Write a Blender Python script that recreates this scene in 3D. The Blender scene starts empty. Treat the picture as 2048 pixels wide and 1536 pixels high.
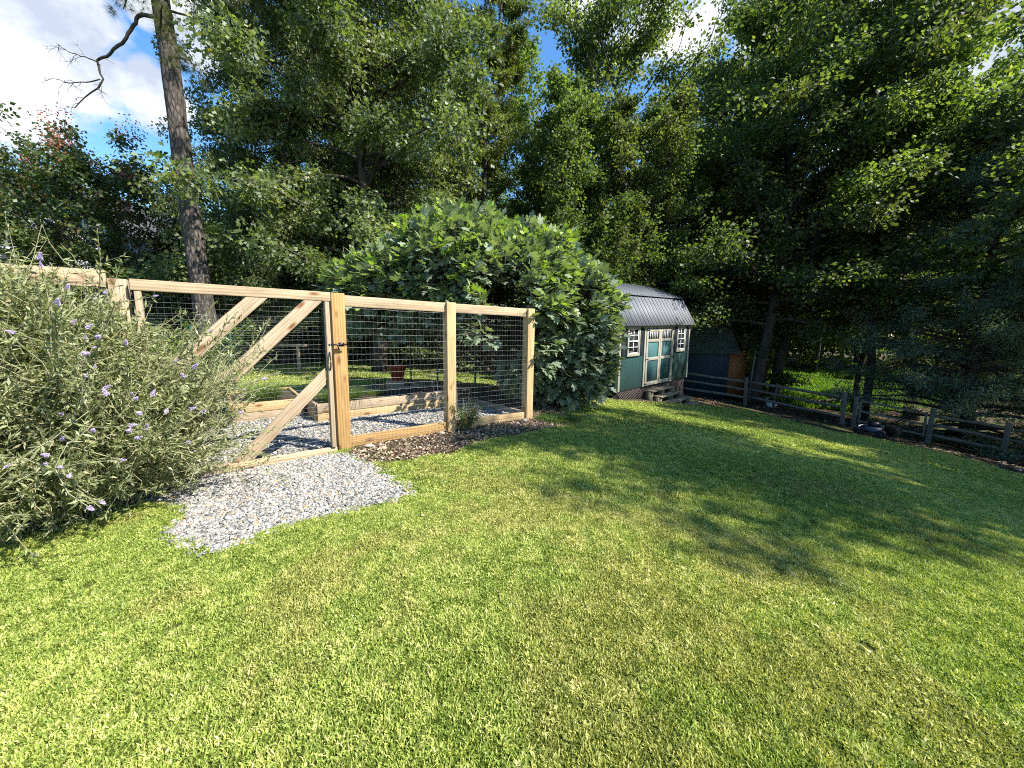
import bpy, math, random
import numpy as np
from math import radians, sin, cos, pi, atan2, hypot
from mathutils import Matrix, Vector

# ------------------------------------------------------------------ camera, world, sun, exposure
sc = bpy.context.scene
col = sc.collection
cam_d = bpy.data.cameras.new('camera'); cam = bpy.data.objects.new('camera', cam_d); col.objects.link(cam)
cam_d.sensor_width = 34.62; cam_d.lens = 13.0; cam_d.clip_end = 600; cam_d.clip_start = .05
cam.matrix_world = Matrix.Translation((0, 0, 1.5)) @ Matrix.Rotation(pi/2 - radians(8.36), 4, 'X') @ Matrix.Rotation(radians(.86), 4, 'Z')
sc.camera = cam
SUN = Vector((1.53, -.60, 1.83)).normalized()
EL = math.asin(SUN.z); AZ = atan2(SUN.x, SUN.y)
sd = bpy.data.lights.new('sun', 'SUN'); sd.energy = 5.0; sd.angle = radians(.6); sd.color = (1, .95, .86)
so = bpy.data.objects.new('sun', sd); col.objects.link(so)
so.rotation_euler = SUN.to_track_quat('Z', 'Y').to_euler()
sc.view_settings.view_transform = 'Standard'; sc.view_settings.look = 'None'
sc.view_settings.exposure = 1.33; sc.view_settings.gamma = 1.0
sc.cycles.max_bounces = 6; sc.cycles.diffuse_bounces = 4; sc.cycles.glossy_bounces = 2
sc.cycles.transmission_bounces = 4; sc.cycles.transparent_max_bounces = 4; sc.cycles.caustics_reflective = False
sc.cycles.caustics_refractive = False; sc.cycles.use_adaptive_sampling = True; sc.cycles.adaptive_threshold = .012
sc.cycles.use_denoising = False; sc.cycles.sample_clamp_indirect = 6
sc.cycles.filter_width = 1.05

class NT:
    def __init__(s, tree): s.t = tree
    def n(s, typ, **kw):
        nd = s.t.nodes.new(typ)
        for k, v in kw.items():
            if k[0] == '_': nd.inputs[k[1:].replace('_', ' ')].default_value = v
            else: setattr(nd, k, v)
        return nd
    def l(s, a, b): s.t.links.new(a, b)
    def math(s, op, a, b=None, c=None, clamp=False):
        nd = s.t.nodes.new('ShaderNodeMath'); nd.operation = op; nd.use_clamp = clamp
        for i, v in enumerate((a, b, c)):
            if v is None: continue
            if isinstance(v, (int, float)): nd.inputs[i].default_value = v
            else: s.l(v, nd.inputs[i])
        return nd.outputs[0]
    def ramp(s, fac, stops, interp='LINEAR'):
        nd = s.t.nodes.new('ShaderNodeValToRGB'); cr = nd.color_ramp; cr.interpolation = interp
        while len(cr.elements) < len(stops): cr.elements.new(.5)
        for e, (p, c) in zip(cr.elements, stops):
            e.position = p; e.color = (*c, 1) if len(c) == 3 else c
        s.l(fac, nd.inputs[0]); return nd.outputs[0]
    def mix(s, fac, a, b, typ='MIX'):
        nd = s.t.nodes.new('ShaderNodeMix'); nd.data_type = 'RGBA'; nd.blend_type = typ
        for i, v in ((0, fac), (6, a), (7, b)):
            if isinstance(v, (int, float)): nd.inputs[i].default_value = v
            elif isinstance(v, tuple): nd.inputs[i].default_value = (*v, 1)
            else: s.l(v, nd.inputs[i])
        return nd.outputs[2]
    def noise(s, vec, scale, detail=3, rough=.5, dist=0):
        nd = s.t.nodes.new('ShaderNodeTexNoise'); nd.inputs['Scale'].default_value = scale
        nd.inputs['Detail'].default_value = detail; nd.inputs['Roughness'].default_value = rough
        nd.inputs['Distortion'].default_value = dist
        if vec is not None: s.l(vec, nd.inputs['Vector'])
        return nd.outputs[0]
    def mapping(s, vec, scale=(1, 1, 1), loc=(0, 0, 0), rot=(0, 0, 0)):
        nd = s.t.nodes.new('ShaderNodeMapping'); nd.inputs['Scale'].default_value = scale
        nd.inputs['Location'].default_value = loc; nd.inputs['Rotation'].default_value = rot
        s.l(vec, nd.inputs[0]); return nd.outputs[0]

w = bpy.data.worlds.new('World'); sc.world = w; w.use_nodes = True
N = NT(w.node_tree); w.node_tree.nodes.clear()
sky = N.n('ShaderNodeTexSky', sky_type='NISHITA', sun_disc=False, sun_elevation=EL, sun_rotation=AZ, air_density=1.0, dust_density=.2, ozone_density=3.0)
geo = N.n('ShaderNodeTexCoord'); D = geo.outputs['Generated']
def cam_dir(x, y):
    v = cam.matrix_world.to_3x3() @ Vector(((x-1024)/769.5, -(y-768)/769.5, -1)); return v.normalized()
warp = N.noise(D, 3.2, 4, .6)
fine = N.noise(N.mapping(D, (1, 1, 1.6)), 7, 8, .62, .35)
mask = None
for (x, y, r) in [(-40, 60, .16), (60, 70, .17), (130, 125, .125), (215, 150, .07), (150, 50, .10), (300, 185, .085), (345, 215, .06), (20, 235, .09), (80, 255, .05), (290, 10, .05), (-160, 200, .12),
                  (1165, 10, .07), (1215, 40, .06), (1260, 90, .07), (1300, 60, .12), (1400, 60, .1), (1560, 60, .12), (1750, 100, .12), (1850, 230, .12), (1700, 260, .12), (1150, 470, .1), (430, 60, .12), (620, 420, .05), (1900, 20, .3), (2300, 300, .5)]:
    d = cam_dir(x, y)
    vm = N.n('ShaderNodeVectorMath', operation='DISTANCE'); N.l(D, vm.inputs[0]); vm.inputs[1].default_value = d
    m = N.math('SUBTRACT', 1.0, N.math('DIVIDE', vm.outputs['Value'], r*.92))
    mask = m if mask is None else N.math('MAXIMUM', mask, m)
# scattered cloud elsewhere in the sky
elsew = N.math('MULTIPLY', N.math('SUBTRACT', N.noise(D, 1.7, 5, .6), .56), 2.0)
sepd = N.n('ShaderNodeSeparateXYZ'); N.l(D, sepd.inputs[0])
behind = N.math('MULTIPLY', N.math('LESS_THAN', sepd.outputs[1], -.05), elsew)
mask = N.math('MAXIMUM', mask, behind)
dens = N.math('ADD', N.math('MULTIPLY_ADD', mask, 1.9, -.30), N.math('MULTIPLY', N.math('SUBTRACT', fine, .56), 3.2))
dens = N.math('ADD', dens, N.math('MULTIPLY', N.math('SUBTRACT', warp, .5), .8))
cl = N.ramp(dens, [(0.0, (0, 0, 0)), (.22, (.35, .35, .35)), (.6, (1, 1, 1))])
clc = N.ramp(N.noise(N.mapping(D, (1, 1, 1.5), (.03, .02, -.04)), 6, 6, .6), [(.36, (1.75, 2.0, 2.45)), (.62, (3.7, 3.75, 3.85))])
skyc = N.n('ShaderNodeHueSaturation', _Saturation=1.22, _Value=.80); N.l(sky.outputs[0], skyc.inputs['Color'])
bw = N.n('ShaderNodeRGBToBW')
N.l(cl, bw.inputs[0])
mxn = N.mix(bw.outputs[0], skyc.outputs[0], clc)
bg = N.n('ShaderNodeBackground', _Strength=.15); N.l(mxn, bg.inputs['Color'])
wo = N.n('ShaderNodeOutputWorld'); N.l(bg.outputs[0], wo.inputs[0])

# ------------------------------------------------------------------ materials
def newmat(name):
    m = bpy.data.materials.new(name); m.use_nodes = True; m.node_tree.nodes.clear()
    n = NT(m.node_tree); out = n.n('ShaderNodeOutputMaterial'); return m, n, out
def simple(name, c, rough=.6, metal=0, var=.25, scale=6, bump=0, spec=.4, stretch=(1, 1, 1)):
    m, n, out = newmat(name)
    tc = n.n('ShaderNodeTexCoord'); v = n.mapping(tc.outputs['Object'], stretch)
    f = n.noise(v, scale, 6, .6)
    c0 = tuple(x*(1-var) for x in c); c1 = tuple(min(1, x*(1+var)) for x in c)
    colr = n.ramp(f, [(.3, c0), (.7, c1)])
    p = n.n('ShaderNodeBsdfPrincipled', _Roughness=rough, _Metallic=metal)
    p.inputs['Specular IOR Level'].default_value = spec
    n.l(colr, p.inputs['Base Color'])
    if bump:
        b = n.n('ShaderNodeBump', _Strength=bump, _Distance=.01); n.l(f, b.inputs['Height']); n.l(b.outputs[0], p.inputs['Normal'])
    n.l(p.outputs[0], out.inputs[0]); return m
def wood(name, base, dark, knots=True, weather=0.0):
    m, n, out = newmat(name)
    tc = n.n('ShaderNodeTexCoord'); oi = n.n('ShaderNodeObjectInfo')
    off = n.n('ShaderNodeVectorMath', operation='ADD'); n.l(tc.outputs['Object'], off.inputs[0])
    sc_ = n.n('ShaderNodeVectorMath', operation='SCALE'); sc_.inputs['Scale'].default_value = 17.0
    cmb = n.n('ShaderNodeCombineXYZ')
    for i in range(3): n.l(oi.outputs['Random'], cmb.inputs[i])
    n.l(cmb.outputs[0], sc_.inputs[0]); n.l(sc_.outputs[0], off.inputs[1])
    v = n.mapping(off.outputs[0], (.9, 9, 9))
    wv = n.n('ShaderNodeTexWave', wave_type='RINGS', rings_direction='X'); wv.inputs['Scale'].default_value = 1.7
    wv.inputs['Distortion'].default_value = 5; wv.inputs['Detail'].default_value = 3; wv.inputs['Detail Scale'].default_value = .8
    n.l(v, wv.inputs['Vector'])
    g1 = n.noise(n.mapping(off.outputs[0], (3, 90, 90)), 1.0, 4, .6)
    f = n.math('ADD', n.math('MULTIPLY', wv.outputs['Fac'], .30), n.math('MULTIPLY', g1, .75))
    c = n.ramp(f, [(.2, dark), (.75, base)])
    st = n.noise(n.mapping(off.outputs[0], (1.3, 5, 5)), 1.6, 5, .65)
    c = n.mix(n.math('MULTIPLY', n.math('SUBTRACT', st, .45, clamp=True), 1.6 + 2*weather, clamp=True), c, tuple(x*.62 for x in dark))
    if knots:
        vo = n.n('ShaderNodeTexVoronoi'); vo.inputs['Scale'].default_value = 1.0; n.l(n.mapping(off.outputs[0], (3.2, 9, 9)), vo.inputs['Vector'])
        k = n.ramp(vo.outputs['Distance'], [(.10, (1, 1, 1)), (.24, (0, 0, 0))])
        c = n.mix(k, c, (.16, .075, .03))
    p = n.n('ShaderNodeBsdfPrincipled', _Roughness=.75); p.inputs['Specular IOR Level'].default_value = .25
    n.l(c, p.inputs['Base Color'])
    b = n.n('ShaderNodeBump', _Strength=.35, _Distance=.004); n.l(f, b.inputs['Height']); n.l(b.outputs[0], p.inputs['Normal'])
    n.l(p.outputs[0], out.inputs[0]); return m
def leafmat(name, stops, trans=.32, rough=.45, spec=.5, tcol=None, noise_mix=.0):
    m, n, out = newmat(name)
    a = n.n('ShaderNodeAttribute', attribute_name='rnd')
    oi = n.n('ShaderNodeObjectInfo')
    c = n.ramp(a.outputs['Fac'], stops)
    hs = n.n('ShaderNodeHueSaturation'); n.l(c, hs.inputs['Color'])
    n.l(n.math('ADD', .82, n.math('MULTIPLY', oi.outputs['Random'], .36)), hs.inputs['Value'])
    n.l(n.math('ADD', .488, n.math('MULTIPLY', oi.outputs['Random'], .024)), hs.inputs['Hue'])
    c = hs.outputs[0]
    p = n.n('ShaderNodeBsdfPrincipled', _Roughness=rough); p.inputs['Specular IOR Level'].default_value = spec
    n.l(c, p.inputs['Base Color'])
    t = n.n('ShaderNodeBsdfTranslucent')
    n.l(n.mix(1.0, c, tcol or (1.5, 1.6, .5), 'MULTIPLY'), t.inputs['Color'])
    ms = n.n('ShaderNodeMixShader'); ms.inputs[0].default_value = trans
    n.l(p.outputs[0], ms.inputs[1]); n.l(t.outputs[0], ms.inputs[2]); n.l(ms.outputs[0], out.inputs[0]); return m

M = {}
M['fresh'] = wood('treated_pine', (.44, .275, .11), (.25, .14, .05))
M['pale'] = wood('pale_pine', (.52, .38, .20), (.33, .21, .095))
M['worn'] = wood('worn_pine', (.43, .34, .23), (.26, .185, .115), weather=.3)
M['rail'] = wood('sunned_rail', (.50, .385, .245), (.29, .20, .12), weather=.3)
M['grey'] = wood('grey_cedar', (.20, .185, .15), (.09, .08, .06), False, .6)
M['step'] = wood('step_boards', (.27, .235, .16), (.14, .12, .075), False, .4)
M['orange'] = wood('cedar_boards', (.34, .13, .045), (.18, .065, .02), False)
M['wire'] = simple('galvanised_wire', (.22, .22, .22), .4, .6, .15)
M['blackmetal'] = simple('black_iron', (.012, .012, .013), .4, .3, .2, spec=.5)
M['shedroof'] = simple('slate_metal', (.16, .17, .19), .68, .15, .22, 1.5)
M['trim'] = simple('beige_trim', (.30, .285, .23), .6, 0, .12, 3)
M['whitewin'] = simple('white_sash', (.75, .75, .72), .5, 0, .06)
M['shutter'] = simple('dark_shutter', (.016, .022, .028), .5, 0, .2)
M['glass'] = simple('dark_glass', (.03, .035, .04), .06, 0, .2, spec=.8)
M['lattice'] = simple('brown_lattice', (.06, .045, .04), .7)
M['dark'] = simple('underfloor_shade', (.012, .012, .012), .9)
M['bark'] = simple('grey_brown_bark', (.075, .06, .045), .9, 0, .5, 5, .8, .15, (1, 1, .3))
M['darkbark'] = simple('dark_bark', (.060, .052, .042), .9, 0, .5, 5, .8, .15, (1, 1, .3))
M['stem'] = simple('green_brown_stem', (.27, .26, .15), .8, 0, .3, 8)
M['rock'] = simple('pale_rock', (.28, .24, .19), .85, 0, .3, 9, .5)
M['tpost'] = simple('green_steel', (.02, .09, .05), .5, .2)
M['terracotta'] = simple('red_clay', (.30, .05, .025), .7, 0, .15)
M['soil'] = simple('garden_soil', (.05, .035, .022), .95, 0, .4, 20, .5)
M['plastic_white'] = simple('white_plastic', (.7, .7, .7), .4, 0, .1)
M['plastic_blue'] = simple('blue_grey_plastic', (.045, .06, .085), .4, 0, .2)
M['red'] = simple('red_paint', (.3, .03, .02), .4, 0, .1)
M['tyre'] = simple('black_rubber', (.015, .015, .015), .8)

def siding(name, c, period, depth, horizontal=False, var=.15):
    m, n, out = newmat(name)
    tc = n.n('ShaderNodeTexCoord'); sp = n.n('ShaderNodeSeparateXYZ'); n.l(tc.outputs['Object'], sp.inputs[0])
    ax = sp.outputs[2] if horizontal else n.math('ADD', sp.outputs[0], sp.outputs[1])
    fr = n.math('FRACT', n.math('DIVIDE', ax, period))
    gr = n.math('LESS_THAN', fr, .09) if not horizontal else n.math('LESS_THAN', fr, .12)
    nz = n.noise(n.mapping(tc.outputs['Object'], (6, 6, .8) if not horizontal else (1, 1, 4)), 2, 5, .6)
    cc = n.ramp(nz, [(.3, tuple(x*(1-var) for x in c)), (.7, tuple(x*(1+var) for x in c))])
    p = n.n('ShaderNodeBsdfPrincipled', _Roughness=.65); p.inputs['Specular IOR Level'].default_value = .3
    n.l(cc, p.inputs['Base Color'])
    b = n.n('ShaderNodeBump', _Strength=1.0, _Distance=depth)
    if horizontal: n.l(n.math('SUBTRACT', 1, fr), b.inputs['Height'])
    else: n.l(n.math('SUBTRACT', 1, gr), b.inputs['Height'])
    n.l(b.outputs[0], p.inputs['Normal']); n.l(p.outputs[0], out.inputs[0]); return m
M['teal'] = siding('teal_boards', (.04, .115, .118), .2, .012)
M['navy'] = siding('blue_boards', (.022, .042, .06), .2, .012)
M['clap'] = siding('grey_clapboard', (.50, .50, .48), .12, .02, True, .06)
def shingle(name, c):
    m, n, out = newmat(name)
    tc = n.n('ShaderNodeTexCoord')
    br = n.n('ShaderNodeTexBrick'); br.inputs['Scale'].default_value = 1.0; br.inputs['Brick Width'].default_value = .3; br.inputs['Row Height'].default_value = .14
    br.inputs['Mortar Size'].default_value = .008; br.inputs['Color1'].default_value = (*[x*.7 for x in c], 1); br.inputs['Color2'].default_value = (*[x*1.35 for x in c], 1)
    br.inputs['Mortar'].default_value = (*[x*.35 for x in c], 1)
    n.l(n.mapping(tc.outputs['UV'], (1, 1, 1)), br.inputs['Vector'])
    p = n.n('ShaderNodeBsdfPrincipled', _Roughness=.9); n.l(br.outputs['Color'], p.inputs['Base Color'])
    b = n.n('ShaderNodeBump', _Strength=.8, _Distance=.01); n.l(br.outputs['Fac'], b.inputs['Height']); b.invert = True; n.l(b.outputs[0], p.inputs['Normal'])
    n.l(p.outputs[0], out.inputs[0]); return m
M['shingle'] = shingle('green_shingles', (.045, .06, .045))
M['greyshingle'] = shingle('grey_shingles', (.11, .11, .115))

G = lambda *a: leafmat(*a)
M['gum'] = leafmat('sweetgum_leaf', [(0, (.052, .076, .028)), (.55, (.118, .15, .056)), (.9, (.19, .22, .082)), (1, (.23, .24, .08))], .42, .52, .6)
M['gumdark'] = leafmat('oak_leaf', [(0, (.052, .08, .030)), (.6, (.108, .148, .048)), (1, (.19, .22, .065))], .5, .55, .5)
M['lime'] = leafmat('pale_elm_leaf', [(0, (.055, .08, .022)), (.5, (.105, .145, .04)), (1, (.20, .23, .06))], .5, .55, .4)
M['wood_a'] = leafmat('woodland_leaf', [(0, (.055, .085, .022)), (.6, (.115, .165, .036)), (1, (.22, .25, .06))], .55, .55, .4)
M['pine'] = leafmat('pine_needle', [(0, (.06, .09, .018)), (.6, (.12, .17, .03)), (1, (.22, .19, .06))], .35, .5, .4)
M['cedar'] = leafmat('cedar_spray', [(0, (.07, .10, .07)), (.6, (.13, .18, .13)), (.93, (.2, .26, .19)), (1, (.20, .16, .09))], .35, .6, .3)
M['crape'] = leafmat('crape_leaf', [(0, (.03, .05, .016)), (.7, (.07, .10, .028)), (1, (.15, .12, .04))], .34, .45, .45)
M['crapefl'] = leafmat('crape_flower', [(0, (.24, .06, .04)), (1, (.42, .16, .11))], .3, .6, .2, (1, 1, 1))
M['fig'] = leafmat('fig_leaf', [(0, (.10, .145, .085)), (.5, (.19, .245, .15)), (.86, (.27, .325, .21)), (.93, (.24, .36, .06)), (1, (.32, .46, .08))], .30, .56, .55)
M['budd'] = leafmat('butterfly_bush_leaf', [(0, (.12, .155, .05)), (.5, (.26, .30, .125)), (.85, (.39, .42, .25)), (1, (.46, .40, .23))], .30, .55, .35)
M['lilac'] = leafmat('lilac_floret', [(0, (.42, .32, .54)), (1, (.76, .65, .85))], .3, .6, .2, (1, 1, 1))
M['fern'] = leafmat('bright_fern', [(0, (.10, .17, .02)), (1, (.24, .34, .04))], .45, .6, .3)
M['herb'] = leafmat('green_herb', [(0, (.05, .10, .02)), (1, (.12, .19, .04))], .4, .5, .4)
M['rose'] = leafmat('rose_leaf', [(0, (.05, .085, .02)), (.8, (.10, .14, .04)), (1, (.28, .06, .03))], .3, .5, .4)
M['tall'] = leafmat('wild_grass', [(0, (.05, .10, .012)), (1, (.14, .21, .025))], .5, .6, .3)
M['litter'] = leafmat('dry_leaf', [(0, (.06, .04, .025)), (.6, (.18, .12, .075)), (1, (.38, .30, .21))], .1, .7, .3, (1, .9, .7))
M['mulch'] = leafmat('wood_chip', [(0, (.09, .06, .04)), (.6, (.25, .175, .12)), (1, (.5, .4, .29))], .0, .85, .2, (1, 1, 1))
M['pebble'] = leafmat('limestone_pebble', [(0, (.10, .10, .092)), (.3, (.23, .225, .21)), (.7, (.37, .36, .32)), (.9, (.56, .54, .48)), (.94, (.50, .36, .20)), (1, (.42, .25, .12))], .0, .8, .3, (1, 1, 1))

def grassmat():
    m, n, out = newmat('turf_blade')
    a = n.n('ShaderNodeAttribute', attribute_name='rnd'); d = n.n('ShaderNodeAttribute', attribute_name='dry')
    c = n.ramp(a.outputs['Fac'], [(0, (.10, .16, .025)), (.45, (.28, .36, .065)), (.8, (.52, .55, .15)), (1, (.70, .64, .32))])
    c2 = n.ramp(a.outputs['Fac'], [(0, (.20, .15, .05)), (.5, (.45, .34, .13)), (1, (.62, .50, .25))])
    c = n.mix(d.outputs['Fac'], c, c2)
    p = n.n('ShaderNodeBsdfPrincipled', _Roughness=.55); p.inputs['Specular IOR Level'].default_value = .3
    n.l(c, p.inputs['Base Color']); t = n.n('ShaderNodeBsdfTranslucent'); n.l(n.mix(1.0, c, (1.3, 1.35, .6), 'MULTIPLY'), t.inputs['Color'])
    ms = n.n('ShaderNodeMixShader'); ms.inputs[0].default_value = .35
    n.l(p.outputs[0], ms.inputs[1]); n.l(t.outputs[0], ms.inputs[2]); n.l(ms.outputs[0], out.inputs[0]); return m
M['turf'] = grassmat()
def groundmat():
    m, n, out = newmat('ground_soil_and_thatch')
    tc = n.n('ShaderNodeTexCoord'); v = tc.outputs['Object']
    a = n.n('ShaderNodeAttribute', attribute_name='lawn')
    f1 = n.noise(v, 9, 8, .65); f2 = n.noise(v, .7, 4, .6); f3 = n.noise(v, 60, 4, .7)
    soil = n.ramp(f1, [(.3, (.028, .02, .012)), (.55, (.075, .052, .032)), (.75, (.16, .12, .08))])
    wg = n.ramp(f1, [(.3, (.02, .035, .01)), (.7, (.06, .09, .02))])
    soil = n.mix(n.ramp(f2, [(.48, (0, 0, 0)), (.6, (1, 1, 1))]), soil, wg)
    th = n.ramp(f3, [(.3, (.03, .042, .008)), (.7, (.09, .105, .02))])
    c = n.mix(a.outputs['Fac'], soil, th)
    st = n.n('ShaderNodeAttribute', attribute_name='stony')
    c = n.mix(st.outputs['Fac'], c, n.ramp(n.noise(v, 120, 4, .7), [(.35, (.10, .095, .085)), (.65, (.36, .345, .31))]))
    p = n.n('ShaderNodeBsdfPrincipled', _Roughness=.95); p.inputs['Specular IOR Level'].default_value = .1
    n.l(c, p.inputs['Base Color'])
    b = n.n('ShaderNodeBump', _Strength=.7, _Distance=.03); n.l(f1, b.inputs['Height']); n.l(b.outputs[0], p.inputs['Normal'])
    n.l(p.outputs[0], out.inputs[0]); return m
M['ground'] = groundmat()

# ------------------------------------------------------------------ helpers
def tagp(o, label=None, cat=None, group=None, kind=None):
    if label: o['label'] = label
    if cat: o['category'] = cat
    if group: o['group'] = group
    if kind: o['kind'] = kind
    return o
def empty(name, loc=(0, 0, 0), rz=0, **k):
    o = bpy.data.objects.new(name, None); col.objects.link(o); o.location = loc; o.rotation_euler = (0, 0, rz)
    return tagp(o, **k)
def arr_mesh(name, V, F, mat, attrs=None, smooth=False):
    V = np.asarray(V, np.float32).reshape(-1, 3)
    if not isinstance(F, list): F = [F]
    F = [np.asarray(f, np.int32) for f in F if len(f)]
    me = bpy.data.meshes.new(name)
    me.vertices.add(len(V)); me.vertices.foreach_set('co', V.ravel())
    nl = sum(f.size for f in F); npoly = sum(len(f) for f in F)
    me.loops.add(nl); me.loops.foreach_set('vertex_index', np.concatenate([f.ravel() for f in F]))
    st = []; o = 0
    for f in F:
        st.append(o + np.arange(len(f), dtype=np.int32)*f.shape[1]); o += f.size
    me.polygons.add(npoly); me.polygons.foreach_set('loop_start', np.concatenate(st).astype(np.int32))
    if smooth: me.polygons.foreach_set('use_smooth', np.ones(npoly, bool))
    for k, a in (attrs or {}).items():
        at = me.attributes.new(k, 'FLOAT', 'POINT'); at.data.foreach_set('value', np.asarray(a, np.float32))
    me.update(calc_edges=True)
    if mat: me.materials.append(mat)
    return me
def link(name, me, parent=None, loc=None, rot=None):
    o = bpy.data.objects.new(name, me); col.objects.link(o); o.parent = parent
    if loc is not None: o.location = loc
    if rot is not None: o.rotation_euler = rot
    return o
class MB:
    def __init__(s): s.V = []; s.Q = []; s.T = []; s.k = 0
    def add(s, V, Q=(), T=()):
        V = np.asarray(V, float).reshape(-1, 3); s.V.append(V)
        if len(Q): s.Q.append(np.asarray(Q)+s.k)
        if len(T): s.T.append(np.asarray(T)+s.k)
        s.k += len(V)
    def box(s, a, b, m=None):
        (x0, y0, z0), (x1, y1, z1) = a, b
        V = np.array([(x0, y0, z0), (x1, y0, z0), (x1, y1, z0), (x0, y1, z0), (x0, y0, z1), (x1, y0, z1), (x1, y1, z1), (x0, y1, z1)], float)
        if m is not None: V = V @ np.array(m.to_3x3()).T + np.array(m.translation)
        s.add(V, [(0, 3, 2, 1), (4, 5, 6, 7), (0, 1, 5, 4), (1, 2, 6, 5), (2, 3, 7, 6), (3, 0, 4, 7)])
    def beam(s, p, q, w_, h_):
        p = Vector(p); q = Vector(q); d = q-p; L = d.length; d.normalize()
        up = Vector((0, 0, 1)) if abs(d.z) < .95 else Vector((0, 1, 0))
        sd_ = d.cross(up).normalized(); u2 = sd_.cross(d)
        m = Matrix((d, sd_, u2)).transposed().to_4x4(); m.translation = p
        s.box((0, -w_/2, -h_/2), (L, w_/2, h_/2), m)
    def tube(s, P, R, n=6, cap=True):
        P = np.asarray(P, float); R = np.broadcast_to(np.asarray(R, float), (len(P),))
        T = np.gradient(P, axis=0); T /= np.linalg.norm(T, axis=1)[:, None]+1e-9
        ref = np.array((0., 0., 1.)) if abs(T[0, 2]) < .8 else np.array((1., 0., 0.))
        A = np.cross(T, ref); A /= np.linalg.norm(A, axis=1)[:, None]+1e-9; B = np.cross(T, A)
        th = np.arange(n)*2*pi/n
        V = P[:, None]+R[:, None, None]*(np.cos(th)[None, :, None]*A[:, None]+np.sin(th)[None, :, None]*B[:, None])
        i = np.arange(len(P)-1)[:, None]*n; j = np.arange(n)[None]; j2 = (j+1) % n
        Q = np.stack([i+j, i+j2, i+n+j2, i+n+j], -1).reshape(-1, 4)
        s.add(V.reshape(-1, 3), Q)
        if cap:
            c0 = s.k; s.add([P[0], P[-1]])
            base = c0-len(P)*n
            s.T.append(np.array([(c0, base+(k+1) % n, base+k) for k in range(n)]+[(c0+1, base+(len(P)-1)*n+k, base+(len(P)-1)*n+(k+1) % n) for k in range(n)]))
    def disc_stack(s, prof, n=24, m=None, cap=True):   # lathe about z
        th = np.arange(n)*2*pi/n; V = []
        for r, z in prof: V += [(r*cos(t), r*sin(t), z) for t in th]
        V = np.array(V)
        if m is not None: V = V @ np.array(m.to_3x3()).T + np.array(m.translation)
        k = len(prof); Q = [(i*n+j, i*n+(j+1) % n, (i+1)*n+(j+1) % n, (i+1)*n+j) for i in range(k-1) for j in range(n)]
        s.add(V, Q)
    def mesh(s, name, mat, attrs=None, smooth=False):
        F = []
        if s.Q: F.append(np.concatenate(s.Q))
        if s.T: F.append(np.concatenate(s.T))
        return arr_mesh(name, np.concatenate(s.V), F, mat, attrs, smooth)
    def build(s, name, mat, parent=None, smooth=False, bevel=0, **k):
        o = link(name, s.mesh(name, mat, None, smooth), parent)
        if bevel:
            b = o.modifiers.new('bevel', 'BEVEL'); b.width = bevel; b.segments = 2; b.limit_method = 'ANGLE'
        return tagp(o, **k)
def board(name, p, q, t, h, mat, parent, bevel=.005, roll=0, up=(0, 0, 1)):
    """box from p to q; local x is its length, t thick across, h high"""
    p = Vector(p); q = Vector(q); d = (q-p); L = d.length; d.normalize(); up = Vector(up)
    if abs(d.dot(up)) > .99: up = Vector((-.616, .788, 0))
    s_ = up.cross(d).normalized(); u2 = d.cross(s_)
    mw = Matrix((d, s_, u2)).transposed().to_4x4()
    b = MB(); b.box((0, -t/2, -h/2), (L, t/2, h/2))
    o = b.build(name, mat, None, bevel=bevel); mw.translation = p
    if roll: mw = mw @ Matrix.Rotation(roll, 4, 'X')
    o.parent = parent
    if parent is not None: mw = parent_world(parent).inverted() @ mw
    o.matrix_basis = mw
    return o
def parent_world(o):
    m = o.matrix_basis.copy()
    while o.parent: o = o.parent; m = o.matrix_basis @ m
    return m
def copy_tree(o, parent=None):
    c = o.copy(); col.objects.link(c); c.parent = parent
    for ch in o.children: copy_tree(ch, c)
    return c
def vnoise(x, y, s, seed=0):
    x = np.asarray(x)*s+seed*17.3; y = np.asarray(y)*s+seed*7.7
    xi = np.floor(x).astype(int); yi = np.floor(y).astype(int); fx = x-xi; fy = y-yi
    fx = fx*fx*(3-2*fx); fy = fy*fy*(3-2*fy)
    def h(a, b):
        v = np.sin(a*127.1+b*311.7+seed*74.7)*43758.5453; return v-np.floor(v)
    return (h(xi, yi)*(1-fx)+h(xi+1, yi)*fx)*(1-fy)+(h(xi, yi+1)*(1-fx)+h(xi+1, yi+1)*fx)*fy
def inpoly(x, y, P):
    x = np.asarray(x); y = np.asarray(y); c = np.zeros(x.shape, bool); n = len(P)
    for i in range(n):
        x1, y1 = P[i]; x2, y2 = P[(i+1) % n]
        if y1 == y2: continue
        c ^= ((y1 > y) != (y2 > y)) & (x < (x2-x1)*(y-y1)/(y2-y1)+x1)
    return c

# ------------------------------------------------------------------ terrain
CT = np.array([(0,0,0),(-10,0,0),(-10,12,0),(0,6,0),(-5,5,0),(-6,10,0),(-3,8,0),(.3,6.3,0),(1.2,8.2,-.12),(3.3,11.6,-.66),(6.3,13.2,-1.0),(10.5,17,-1.82),(12.9,14.5,-2.04),(16.3,12.3,-2.64),
(3,2,0),(3,6,-.25),(7,4,-.65),(8,9,-1.05),(12,8,-1.65),(12,3,-1.3),(22,30,-2.3),(4,22,-1.3),(-3,16,-.4),(0,40,-1.2),(-20,30,0),(34,12,-3.6),(36,30,-2.0),(-25,0,0),(20,-6,-1.8),(-30,60,0),(30,60,-1.5),(70,30,-2.5),(-60,20,0),(0,-20,0),(0,90,0),(60,90,-1),(-60,90,0)], float)
_U = lambda r: np.where(r > 1e-9, r*r*np.log(r+1e-12), 0)
_n = len(CT); _K = _U(np.linalg.norm(CT[:, None, :2]-CT[None, :, :2], axis=2))+np.eye(_n)*2.0
_P = np.c_[np.ones(_n), CT[:, :2]]
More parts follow.
